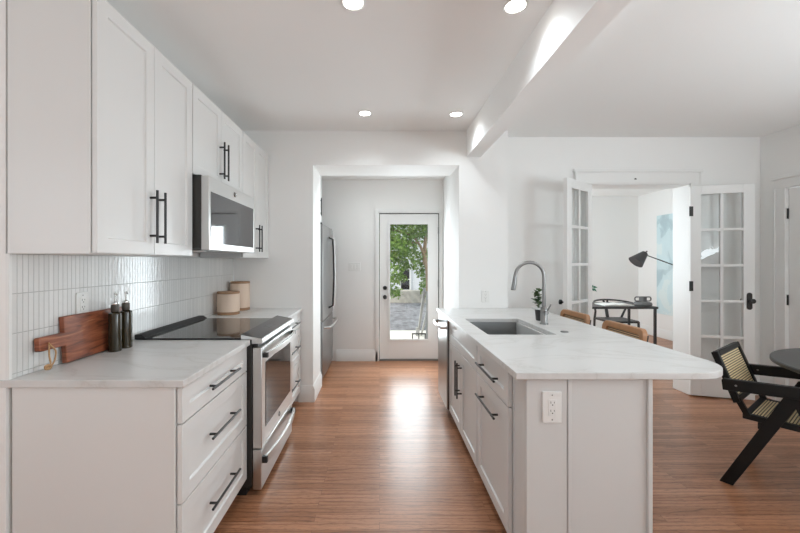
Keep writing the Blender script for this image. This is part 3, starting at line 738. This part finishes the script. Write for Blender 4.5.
# ------------------------------------------------------------------ island
XI = .59
db = thing('island_drawer_cabinet', 'shade-toned island cabinet with a drawer over a pull-out door, nearest the camera', 'cabinet', (.87, 1.97, 0))
def open_carcass(mb, x0, x1, y0, y1, z0, z1, t=.018):
    return mb.box(x0, x1, y0, y0 + t, z0, z1).box(x0, x1, y1 - t, y1, z0, z1).box(x0, x1, y0 + t, y1 - t, z0, z0 + t).box(x1 - t, x1, y0 + t, y1 - t, z0 + t, z1)
open_carcass(MB(), .612, 1.112, 1.69, 2.238, .105, .884).build('cabinet_body', 'islandcab_shaded', db)
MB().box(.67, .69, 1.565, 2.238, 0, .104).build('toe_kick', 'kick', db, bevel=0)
d_ = MB().shaker(XI, -1, 1.70, 2.233, .703, .876).build('drawer', 'islandcab_shaded', db); pull(d_, (XI, 1.80, .785), (XI, 2.14, .785), (-.034, 0, 0))
d_ = MB().shaker(XI, -1, 1.70, 2.233, .113, .697).build('door', 'islandcab_shaded', db); pull(d_, (XI, 1.80, .605), (XI, 2.14, .605), (-.034, 0, 0))
sb = thing('island_sink_cabinet', 'shade-toned island sink cabinet with two doors and black upright pulls', 'cabinet', (.87, 2.69, 0))
open_carcass(MB(), .612, 1.112, 2.242, 3.138, .105, .884).build('cabinet_body', 'islandcab_shaded', sb)
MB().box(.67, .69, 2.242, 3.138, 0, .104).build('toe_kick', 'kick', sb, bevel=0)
MB().shaker(XI, -1, 2.247, 3.133, .703, .876).build('false_front', 'islandcab_shaded', sb)
for s, a, bb in ((-1, 2.247, 2.6885), (1, 2.6915, 3.133)):
    d_ = MB().shaker(XI, -1, a, bb, .113, .697).build('door', 'islandcab_shaded', sb); yy = 2.69 + s * .033
    pull(d_, (XI, yy, .385), (XI, yy, .64), (-.034, 0, 0))
ep = thing('island_end_panel', 'shade-toned panelled end of the island with an outlet, facing the camera', 'panel', (.87, 1.56, 0))
MB().box(.613, 1.134, 1.548, 1.564, 0, .884).build('panel_board', 'islandcab_shaded', ep)
MB().box(.613, .782, 1.541, 1.548, 0, .884).build('outlet_stile', 'islandcab_shaded', ep)
MB().box(.784, .800, 1.537, 1.548, 0, .884).build('seam_batten', 'islandcab_shaded', ep, bevel=.003)
MB().box(1.117, 1.134, 1.535, 1.548, 0, .884).build('corner_trim', 'islandcab_shaded', ep)
MB().box(.613, .631, 1.564, 1.686, .105, .884).build('filler_strip', 'islandcab_shaded', ep)
MB().box(1.116, 1.134, 1.564, 3.615, 0, .884).build('back_panel', 'islandcab_shaded', ep)
dw = thing('dishwasher', 'stainless steel dishwasher at the far end of the island', 'dishwasher', (.87, 3.37, 0))
MB().box(.612, 1.11, 3.146, 3.606, .1, .88).build('dishwasher_body', 'darkside', dw)
MB().box(.66, .70, 3.15, 3.60, 0, .1).build('toe_kick', 'kick', dw, bevel=0)
dd = MB().box(.572, .612, 3.146, 3.606, .11, .878).build('dishwasher_door', 'steelv', dw, bevel=.004)
MB().box(.585, .611, 3.141, 3.146, .11, .878).build('door_edge', 'blackplastic', dw, bevel=0)
MB().tube([(.574, 3.18, .80), (.53, 3.19, .80), (.518, 3.28, .80), (.515, 3.376, .80), (.518, 3.47, .80), (.53, 3.56, .80), (.574, 3.57, .80)], .014, 12).build('handle', 'steel', dd, bevel=0)

r_ = .2; cx_, cy_ = 1.52 - r_, 1.516 + r_
outer = [(.56, 3.617), (.56, 1.516)] + [(cx_ + r_ * math.cos(a), cy_ + r_ * math.sin(a)) for a in [-PI / 2 + k * PI / 40 for k in range(21)]] + [(1.52, 3.617)]
SX0, SX1, SY0, SY1 = .68, 1.11, 2.31, 2.96
def rrect(x0, x1, y0, y1, r, n=5):
    o = []
    for cx, cy, a0 in ((x1 - r, y1 - r, 0), (x0 + r, y1 - r, PI / 2), (x0 + r, y0 + r, PI), (x1 - r, y0 + r, 1.5 * PI)):
        o += [(cx + r * math.cos(a0 + PI / 2 * k / n), cy + r * math.sin(a0 + PI / 2 * k / n)) for k in range(n + 1)]
    return o
tag(slab(outer, rrect(SX0, SX1, SY0, SY1, .018), .885, .914).build('island_countertop', 'quartz', bevel=.003), 'white veined quartz island countertop with one rounded corner', 'countertop')
# sink basin
sk = thing('sink', 'stainless steel undermount sink set in the island countertop', 'sink', (.895, 2.635, .66))
mb = MB()
lo_ = [(x, y) for x, y in rrect(SX0 - .004, SX1 + .004, SY0 - .004, SY1 + .004, .02)]
li_ = rrect(SX0 + .012, SX1 - .012, SY0 + .012, SY1 - .012, .03); n = len(lo_)
rings = [[(x, y, .8845) for x, y in rrect(SX0 - .03, SX1 + .012, SY0 - .03, SY1 + .03, .03)], [(x, y, .8845) for x, y in lo_], [(x, y, .70) for x, y in li_], [(x, y, .688) for x, y in rrect(SX0 + .03, SX1 - .03, SY0 + .03, SY1 - .03, .02)]]
v = sum(rings, []); fc = []
for i in range(3):
    for k in range(n): fc.append((i * n + k, i * n + (k + 1) % n, (i + 1) * n + (k + 1) % n, (i + 1) * n + k))
fc.append(tuple(range(3 * n, 4 * n)))
mb.add(v, fc)
bo = mb.build('basin', 'sinksteel', sk, bevel=0); so = bo.modifiers.new('sheet', 'SOLIDIFY'); so.thickness = .0015; so.offset = 0
MB().lathe([(.045, .6885), (.045, .691), (.03, .689), (.028, .6885)], (.895, 2.7, 0), 24).build('drain', 'nickel', sk, bevel=0)

# faucet
fx, fy = 1.20, 2.70
fa = thing('faucet', 'brushed nickel gooseneck faucet standing behind the sink', 'faucet', (fx, fy, CT))
MB().lathe([(.03, 0), (.03, .006), (.0245, .009), (.0235, .011), (.0235, .115), (.021, .12), (.015, .123)], (fx, fy, CT), 28).build('faucet_body', 'nickel', fa, bevel=0)
pts = [(fx, fy, CT + .115), (fx, fy, CT + .345)]
R = .105
for k in range(1, 17):
    a = PI * k / 16 * .97; pts.append((fx - R + R * math.cos(a), fy, CT + .345 + R * math.sin(a)))
lx, lz = pts[-1][0], pts[-1][2]
sp = MB().tube(pts, .0125, 16).build('spout', 'nickel', fa, bevel=0)
MB().tube([(lx, fy, lz), (lx - .004, fy, lz - .03), (lx - .012, fy, lz - .09), (lx - .015, fy, lz - .105), (lx - .0152, fy, lz - .108)], [.0128, .0158, .0172, .0172, .014], 18).build('spray_head', 'nickel', fa, bevel=0)
MB().tube([(fx, fy - .02, CT + .085), (fx, fy - .045, CT + .086)], .014, 16).tube([(fx + .004, fy - .035, CT + .09), (fx + .02, fy - .05, CT + .135), (fx + .026, fy - .055, CT + .15)], [.006, .005, .0045], 10).build('lever', 'nickel', fa, bevel=0)
tag(MB().lathe([(.024, 0), (.024, .004), (.02, .007), (.001, .008)], (1.195, 2.39, CT), 24).build('disposal_button', 'nickel', bevel=0, origin=(1.195, 2.39, CT)), 'round nickel air switch button set in the island countertop', 'button')

# small plant behind the faucet
def plant_pot():
    px_, py_ = 1.245, 2.86
    t = thing('potted_plant', 'small leafy plant in a black pot behind the faucet', 'plant', (px_, py_, CT)); o = (px_, py_, CT)
    MB().lathe([(.03, 0), (.034, .002), (.042, .085), (.042, .09), (.038, .09), (.036, .078), (.002, .075)], o, 28).build('pot', 'pot', t, bevel=0)
    MB().lathe([(.0425, .086), (.058, .088), (.06, .093), (.06, .102), (.038, .102), (.038, .086)], o, 28).build('rim', 'white', t, bevel=0)
    MB().lathe([(.036, .076), (.036, .084), (.001, .087)], o, 16).build('soil', 'soil', t, bevel=0)
    lf = MB(); st = MB(); rnd = random.Random(3)
    for i in range(7):
        a = rnd.uniform(0, 2 * PI); sp_ = rnd.uniform(.01, .045); hgt = rnd.uniform(.09, .165)
        p0 = Vector((px_ - .01 + rnd.uniform(-.01, .01), py_ + rnd.uniform(-.01, .01), CT + .085)); p2 = p0 + Vector((math.cos(a) * sp_ - .028, math.sin(a) * sp_, hgt)); p1 = (p0 + p2) / 2 + Vector((0, 0, .01))
        st.tube([p0, p1, p2], [.0018, .0015, .001], 6)
        for q in range(6):
            u = .3 + .7 * q / 5; c_ = p0.lerp(p2, u); b_ = rnd.uniform(0, 2 * PI)
            lf.leaf(c_, (math.cos(b_), math.sin(b_), rnd.uniform(-.1, .8)), (0, 0, 1), rnd.uniform(.04, .056), rnd.uniform(.03, .042))
    st.build('stem', 'plantleaf', t, bevel=0); lf.build('foliage', 'plantleaf', t, bevel=0)
plant_pot()

# ------------------------------------------------------------------ counter stools (face -x, toward the island)
def stool(yc, label, first=None):
    if first is not None:
        c = copy_tree(first); c.location = (1.46, yc, 0); c['label'] = label; return c
    t = thing('counter_stool', label, 'stool', (0, 0, 0), 'wooden counter stools')
    bx, hw = .22, .214       # back plane (local x), half width
    MB().prism([(x, y) for x, y in rrect(-.2, .2, -.21, .21, .05)], .625, .66, 'z').build('seat', 'stoolcane', t, bevel=.006)
    sf = MB()
    for y in (-.2, .2): sf.beam((-.19, y, .612), (.2, y, .612), .03, .04)
    for x in (-.18, .19): sf.beam((x, -.19, .612), (x, .19, .612), .03, .04)
    sf.build('seat_frame', 'stoolwood', t)
    for sx in (-1, 1):
        for sy in (-1, 1):
            MB().tube([(sx * .205, sy * .212, 0), (sx * .185, sy * .196, .60)], [.013, .02], 12).build('leg', 'stoolwood', t, bevel=0)
    ft = MB()
    for y in (-.205, .205): ft.beam((-.195, y, .24), (.195, y, .24), .02, .028)
    for x in (-.197, .197): ft.beam((x, -.2, .2), (x, .2, .2), .02, .028)
    ft.build('foot_rails', 'stoolwood', t)
    for y in (-hw + .008, hw - .008): MB().tube([(.19, y * .95, .60), (bx - .012, y, .72), (bx + .012, y, .90)], [.011, .010, .009], 10).build('back_post', 'black', t, bevel=0)
    fr = MB(); z0, z1, th = .755, .938, .017
    O = rrect(-hw, hw, z0, z1, .045, 6); I = rrect(-hw + .042, hw - .042, z0 + .04, z1 - .04, .02, 6); n = len(O)
    def q(x, y, z): return (x + (z - .75) * .1 + (y / hw) ** 2 * -.02, y, z)
    v = [q(bx - th, y, z) for y, z in O] + [q(bx - th, y, z) for y, z in I] + [q(bx + th, y, z) for y, z in I] + [q(bx + th, y, z) for y, z in O]
    fc = []
    for i in range(4):
        j = (i + 1) % 4
        for k in range(n): fc.append((i * n + k, j * n + k, j * n + (k + 1) % n, i * n + (k + 1) % n))
    fr.add(v, fc); fo = fr.build('backrest', 'stoolwood', t, bevel=.004)
    cp_ = MB(); m_ = [q(bx - .004, y, z) for y, z in I] + [q(bx + .004, y, z) for y, z in I]
    cp_.add(m_, [tuple(range(n)), tuple(range(n, 2 * n))[::-1]] + [(i, n + i, n + (i + 1) % n, (i + 1) % n) for i in range(n)]); cp_.build('cane_panel', 'stoolcane', fo, bevel=0)
    t.location = (1.46, yc, 0)
    return t
s1 = stool(2.545, 'wooden counter stool with cane back at the island, nearer the camera')
stool(3.18, 'wooden counter stool with cane back at the island, by the open glazed door', s1)

# ------------------------------------------------------------------ dining table and chair
tb = thing('dining_table', 'round charcoal dining table at the right edge', 'table', (3.06, 1.98, 0))
MB().lathe([(.655, .722), (.67, .728), (.67, .747), (.664, .752), (.001, .7525)], (3.06, 1.98, 0), 72).build('tabletop', 'tabletop', tb, bevel=0)
MB().lathe([(.30, 0), (.30, .02), (.10, .045), (.065, .12), (.06, .60), (.12, .70), (.25, .722)], (3.06, 1.98, 0), 40).build('pedestal', 'tabletop', tb, bevel=0)

ch = thing('dining_chair', 'black wooden armchair with cane seat and back and slanted legs at the round table', 'chair', (0, 0, 0))
hwid = .28
for s in (-1, 1):
    y = s * hwid
    a = MB().prism([(0, .587), (.55, .642), (.555, .648), (.55, .705), (0, .655), (-.006, .647)], y - .02, y + .02, 'y').build('armrest', 'chairwood', ch, bevel=.004)
    MB().tube([(.06, y - s * .0 - .0208, .628), (.06, y - .0195, .628)], .006, 12).build('screw_cap', 'nickel', a, bevel=0)
    yl = y - s * .05
    MB().prism([(-.028, 0), (.036, 0), (.32, .612), (.247, .605)], yl - .0175, yl + .0175, 'y').build('rear_leg', 'chairwood', ch, bevel=.004)
    MB().prism([(.51, 0), (.572, 0), (.345, .617), (.27, .608)], yl - .0173, yl + .0173, 'y').build('front_leg', 'chairwood', ch, bevel=.004)
# seat
seat = MB(); fw = .035
for y0, y1 in ((-.23, -.23 + fw), (.23 - fw, .23)): seat.box(.075, .53, y0, y1, .422, .455)
for x0, x1 in ((.075, .075 + fw), (.53 - fw, .53)): seat.box(x0, x1, -.23 + fw, .23 - fw, .422, .455)
seo = seat.build('seat_frame', 'chairwood', ch, bevel=.004)
MB().box(.108, .498, -.197, .197, .434, .452).build('cane_seat', 'caneseat', seo, bevel=0)
MB().beam((.16, -.23, .402), (.16, .23, .402), .04, .04).build('stretcher', 'chairwood', ch, bevel=.003)
MB().beam((.42, -.23, .402), (.42, .23, .402), .04, .04).build('stretcher', 'chairwood', ch, bevel=.003)
# backrest: tilted frame
def BK(u, y, z): # z along the back from 0 (bottom) to 1 (top)
    return (.055 - .105 * z + u * .93, y, .515 + .288 * z + u * .36)
bk = MB()
def bbox(y0, y1, z0, z1, u0, u1):
    v = [BK(u, y, z) for u in (u0, u1) for y in (y0, y1) for z in (z0, z1)]
    bk.add(v, [(0, 1, 3, 2), (4, 6, 7, 5), (0, 4, 5, 1), (2, 3, 7, 6), (0, 2, 6, 4), (1, 5, 7, 3)])
bbox(-.256, -.222, 0, 1, -.017, .017); bbox(.222, .256, 0, 1, -.017, .017); bbox(-.222, .222, 0, .1, -.017, .017); bbox(-.222, .222, .9, 1, -.017, .017)
bko = bk.build('backrest', 'chairwood', ch, bevel=.004)
bk = MB(); bbox(-.224, .224, .09, .91, -.006, .006); bk.build('cane_back', 'caneback', bko, bevel=0)
for s in (-1, 1): MB().beam((.10, s * .222, .44), (.055, s * .235, .54), .022, .03, (1, 0, 0)).build('back_support', 'chairwood', ch, bevel=.002)
ang = math.radians(-55)
Lv = Vector((-math.sin(ang), math.cos(ang), 0))
ch.location = Vector((2.11, 2.27, 0)) + Lv * hwid; ch.rotation_euler = (0, 0, ang)

# ------------------------------------------------------------------ study
dk = thing('desk', 'slim dark desk with thin metal legs in the study', 'desk', (3.1, 5.32, 0))
MB().box(2.4, 3.80, 5.04, 5.62, .722, .752).build('desktop', 'darkmetal', dk, bevel=.003)
for x in (2.43, 3.772):
    for y in (5.065, 5.595): MB().box(x - .014, x + .014, y - .014, y + .014, 0, .722).build('leg', 'darkmetal', dk, bevel=.002)
# open book
bkx, bky, dz = 3.32, 5.24, .7525
bb_ = thing('open_book', 'open book with white pages lying on the study desk', 'book', (bkx, bky, dz))
def pages(s):
    P = [(0, .002), (0, .014)] + [(s * (.2 * t), .014 + .012 * math.sin(PI * min(1, t * 1.25)) * (1 - t * .5)) for t in [k / 8 for k in range(1, 9)]] + [(s * .2, .002)]
    return MB().prism([(bkx + x, dz + z) for x, z in P], bky - .13, bky + .13, 'y')
pages(-1).build('left_pages', 'paper', bb_, bevel=0); pages(1).build('right_pages', 'paper', bb_, bevel=0)
MB().box(bkx - .205, bkx + .205, bky - .135, bky + .135, dz, dz + .0025).build('book_cover', 'darkmetal', bb_, bevel=0)
# grey stoneware piece with looped handle
sx_, sy_ = 3.68, 5.17
sp = thing('stoneware_jar', 'round grey stoneware jar with a wide looped handle on the study desk', 'jar', (sx_, sy_, dz))
MB().lathe([(.095, 0), (.107, .01), (.110, .03), (.098, .05), (.06, .056), (.045, .06)], (sx_, sy_, dz), 36).build('jar_body', 'stone', sp, bevel=0)
MB().lathe([(.046, .058), (.046, .118), (.04, .121)], (sx_, sy_, dz), 24).build('jar_neck', 'stone', sp, bevel=0)
loop = [(sx_ + x, sy_, dz + .094 + z) for x, z in rrect(-.112, .112, -.028, .028, .024, 6)]
MB().tube(loop, .0085, 10, closed=True).build('handle', 'stone', sp, bevel=0)
# vase with leaves
vx, vy = 2.96, 5.42
vs = thing('vase_plant', 'dark green leaf sprig in a white vase on the study desk', 'plant', (vx, vy, dz))
MB().lathe([(.04, 0), (.06, .02), (.065, .06), (.04, .11), (.022, .14), (.025, .16), (.02, .158), (.015, .13)], (vx, vy, dz), 24).build('vase', 'white', vs, bevel=0)
lf = MB(); st = MB(); rnd = random.Random(5)
for i in range(6):
    a = [0, .5, -.5, 2.4, 3.3, -2.2][i]; p0 = Vector((vx, vy, dz + .13)); p2 = p0 + Vector((.15 * math.cos(a), .1 * math.sin(a), rnd.uniform(.02, .17))); p1 = p0.lerp(p2, .5) + Vector((0, 0, .05))
    st.tube([p0, p1, p2], .003, 6)
    for u in (.5, .7, .85, 1):
        c_ = p1.lerp(p2, u * 2 - 1) if u > .5 else p1; b_ = a + rnd.uniform(-1, 1)
        lf.leaf(c_, (math.cos(b_), math.sin(b_) * .6, rnd.uniform(-.8, .6)), (.3, -1, .4), rnd.uniform(.06, .09), rnd.uniform(.035, .05))
st.build('stem', 'vaseleaf', vs, bevel=0); lf.build('foliage', 'vaseleaf', vs, bevel=0)
# floor lamp: shade on a slanted arm
ly = 5.4; lsx = 4.52
fl = thing('floor_lamp', 'charcoal lamp with a cone shade on a long thin arm in the study', 'lamp', (lsx, ly, 0))
PX = lambda x, y, d: (( x - 379.5) * d / 370, d, 1.37 - (y - 261.5) * d / 370)
a0 = Vector(PX(646.5, 255.2, ly)); a1 = Vector(PX(673.4, 265, ly)); dirn = (a1 - a0).normalized(); aend = a0 + dirn * ((lsx - a0.x) / dirn.x)
MB().lathe([(.13, 0), (.13, .02), (.02, .026)], (lsx, ly, 0), 32).build('lamp_base', 'lampgrey', fl, bevel=0)
MB().cyl((lsx, ly, .02), (lsx, ly, aend.z + .02), .010, 14).build('pole', 'lampgrey', fl, bevel=0)
MB().cyl(a0, aend + dirn * .05, .0075, 12).build('arm', 'lampgrey', fl, bevel=0)
st_ = Vector(PX(645.2, 253, ly)); sb_ = Vector(PX(635.6, 262.3, ly)); ax = (sb_ - st_)
MB().tube([st_ - ax * .06, st_, st_ + ax * .02, sb_], [.02, .036, .042, .105], 28).build('shade', 'lampgrey', fl, bevel=0)
MB().tube([st_, st_ - ax * .2], .008, 10).build('knob', 'black', fl, bevel=0)
# wishbone style desk chair behind the desk
dc = thing('desk_chair', 'dark rounded-rail chair drawn up behind the study desk', 'chair', (3.74, 5.95, 0))
qx, qy = 3.76, 5.9
arc = [(qx + .30 * math.cos(a), qy + .0 + .27 * math.sin(a), .70 + .035 * math.sin(a)) for a in [-.15 + k * (PI + .3) / 20 for k in range(21)]]
MB().tube(arc, .014, 10).build('top_rail', 'darkmetal', dc, bevel=0)
MB().prism([(qx + x, qy + y - .02) for x, y in rrect(-.235, .235, -.23, .22, .06)], .425, .455, 'z').build('seat', 'darkmetal', dc, bevel=.004)
MB().beam((qx, qy + .20, .45), (qx, qy + .24, .60), .05, .014, (0, 1, 0)).beam((qx - .005, qy + .235, .59), (qx - .036, qy + .262, .735), .03, .014, (0, 1, 0)).beam((qx + .005, qy + .235, .59), (qx + .036, qy + .262, .735), .03, .014, (0, 1, 0)).build('back_splat', 'darkmetal', dc, bevel=.002)
for s in (-1, 1):
    MB().tube([(qx + s * .23, qy - .22, 0), (qx + s * .23, qy - .2, .44)], [.013, .018], 10).build('front_leg', 'darkmetal', dc, bevel=0)
    MB().tube([(qx + s * .20, qy + .25, 0), (qx + s * .215, qy + .2, .42), (qx + s * .235, qy + .14, .56), (qx + s * .285, qy + .10, .71)], [.013, .018, .016, .013], 10).build('rear_leg', 'darkmetal', dc, bevel=0)
mp_ = thing('wall_map', 'tall pale blue map hanging on the study wall', 'poster', (5.06, 6.3, 1.3))
MB().box(5.05, 5.0695, 5.85, 6.74, .43, 2.2).build('map_sheet', 'map', mp_, bevel=0)

# ------------------------------------------------------------------ outside the back door
struct(MB().box(-3, 4, 5.26, 8.0, -.22, -.12), 'deck', 'deck', 'pale deck boards outside the back door', 'deck')
struct(MB().box(-14, 16, 8.0, 40, -.62, -.52), 'ground', 'gravel', 'grey gravel drive beyond the deck', 'ground')
tag(MB().box(-8, 12, 16.8, 17.2, -.52, .05).build('garden_wall', 'stonewall', bevel=.02), 'low beige stone garden wall beyond the gravel', 'wall', kind='structure')
hs = thing('house', 'pale grey sided house beyond the garden wall', 'house', (2, 20, -.5))
MB().box(-5, 9, 19, 26, -.55, 5.2).build('wall', 'siding', hs, bevel=0)
MB().prism([(18.6, 5.1), (26.4, 5.1), (22.5, 8)], -5.5, 9.5, 'x').build('roof', 'shingle', hs, bevel=0)
for x in (1.32, 3.9, -1.4):
    w_ = MB().box(x - .3, x - .22, 18.94, 19.02, -.15, 1.05).box(x + .22, x + .3, 18.94, 19.02, -.15, 1.05).box(x - .22, x + .22, 18.94, 19.02, -.15, -.07).box(x - .22, x + .22, 18.94, 19.02, .97, 1.05).box(x - .22, x + .22, 18.95, 19.01, .43, .48).build('window', 'trim', hs, bevel=0)
    MB().box(x - .23, x + .23, 18.975, 18.995, -.1, 1.0).build('pane', 'glassblack', w_, bevel=0)
rl = thing('stair_railing', 'weathered grey stair railing descending outside the back door', 'railing', (.86, 6.6, -.12))
MB().beam((.70, 5.75, .93), (.80, 7.55, -.02), .04, .07).build('handrail', 'railwood', rl)
MB().beam((.75, 5.75, .62), (.83, 7.35, -.08), .03, .05).build('lower_rail', 'railwood', rl)
for y, z in ((5.8, .9), (7.42, .05)): MB().box(.73, .80, y - .035, y + .035, -.12, z).build('post', 'railwood', rl)
bl = thing('boot_rail', 'small black metal rail on the deck outside the door', 'railing', (.7, 6.4, -.12))
MB().beam((.56, 6.4, .12), (.80, 6.4, .12), .02, .02).build('top_bar', 'black', bl)
for x in (.57, .68, .79): MB().box(x - .008, x + .008, 6.39, 6.41, -.12, .115).build('upright', 'black', bl)

def tree(name, label, base, trunk, blobs, nleaf, lsz, seed, leafm='treeleaf'):
    t = thing(name, label, 'tree', base); rnd = random.Random(seed)
    tr = MB()
    for p, r in trunk: tr.tube(sm([Vector(q) for q in p]), [r[0] + (r[1] - r[0]) * k / (3 * (len(p) - 1)) for k in range(3 * (len(p) - 1) + 1)], 10)
    tr.build('trunk', 'bark', t, bevel=0)
    lf = MB()
    tot = sum(b_[3] ** 2 for b_ in blobs)
    for (x, y, z, R_) in blobs:
        for i in range(int(nleaf * R_ ** 2 / tot)):
            d = Vector((rnd.gauss(0, 1), rnd.gauss(0, 1), rnd.gauss(0, 1))).normalized(); rr = R_ * rnd.uniform(.3, 1) ** .5
            c_ = Vector((x, y, z)) + Vector((d.x * rr, d.y * rr, d.z * rr * .85))
            lf.leaf(c_, (rnd.gauss(0, 1), rnd.gauss(0, 1), rnd.gauss(-.4, .6)), (rnd.gauss(0, .5), rnd.gauss(-.4, .5), 1), lsz * rnd.uniform(.7, 1.3), lsz * rnd.uniform(.45, .75))
    lf.build('foliage', leafm, t, bevel=0, smooth=0)
tree('garden_tree', 'leafy green tree with a slanting trunk seen through the back door', (1.25, 9.5, -.52),
     [([(1.3, 9.5, -.55), (1.25, 9.5, .6), (1.18, 9.5, 1.4), (.95, 9.4, 1.9), (.6, 9.3, 2.1), (.1, 9.2, 2.2)], (.06, .015)), ([(1.17, 9.5, 1.3), (1.2, 9.6, 2.0), (1.5, 9.7, 3.2)], (.06, .03)), ([(1.0, 9.4, 1.85), (.7, 9.2, 1.8), (.35, 9.1, 1.5)], (.03, .012))],
     [(.5, 9.2, 2.1, .45), (.95, 9.5, 2.25, .42), (.4, 9.0, 1.65, .36), (.72, 9.3, 1.72, .28), (1.18, 9.7, 1.55, .25), (.6, 9.2, 1.3, .17), (1.2, 9.7, 1.05, .2), (.3, 9.2, 2.75, .65), (1.1, 9.6, 2.9, .8), (.35, 9.0, 1.75, .42), (1.5, 9.9, 2.3, .6), (.25, 9.0, 1.15, .34), (-.2, 9.2, 1.9, .6), (.8, 9.8, 3.5, 1.1), (1.9, 9.6, 3.1, .9), (-.4, 9.5, 3.0, .9), (1.35, 9.9, .7, .3), (.15, 9.0, .75, .25), (.75, 9.2, 1.36, .2), (1.05, 9.7, 1.25, .2), (.5, 9.2, .95, .16), (.42, 9.1, .6, .14)], 26000, .085, 11)
tree('far_tree', 'broad green tree rising above the neighbouring house front', (3.6, 14, -.52),
     [([(3.6, 14, -.55), (3.5, 14, 1), (3.4, 14, 3)], (.2, .08))],
     [(2.6, 14, 3.6, 1.5), (4.4, 14.3, 3.4, 1.5), (3.4, 14, 5, 1.6), (1.0, 14.5, 4.0, 1.3), (-1.2, 14.5, 4.4, 1.5)], 6000, .15, 12)
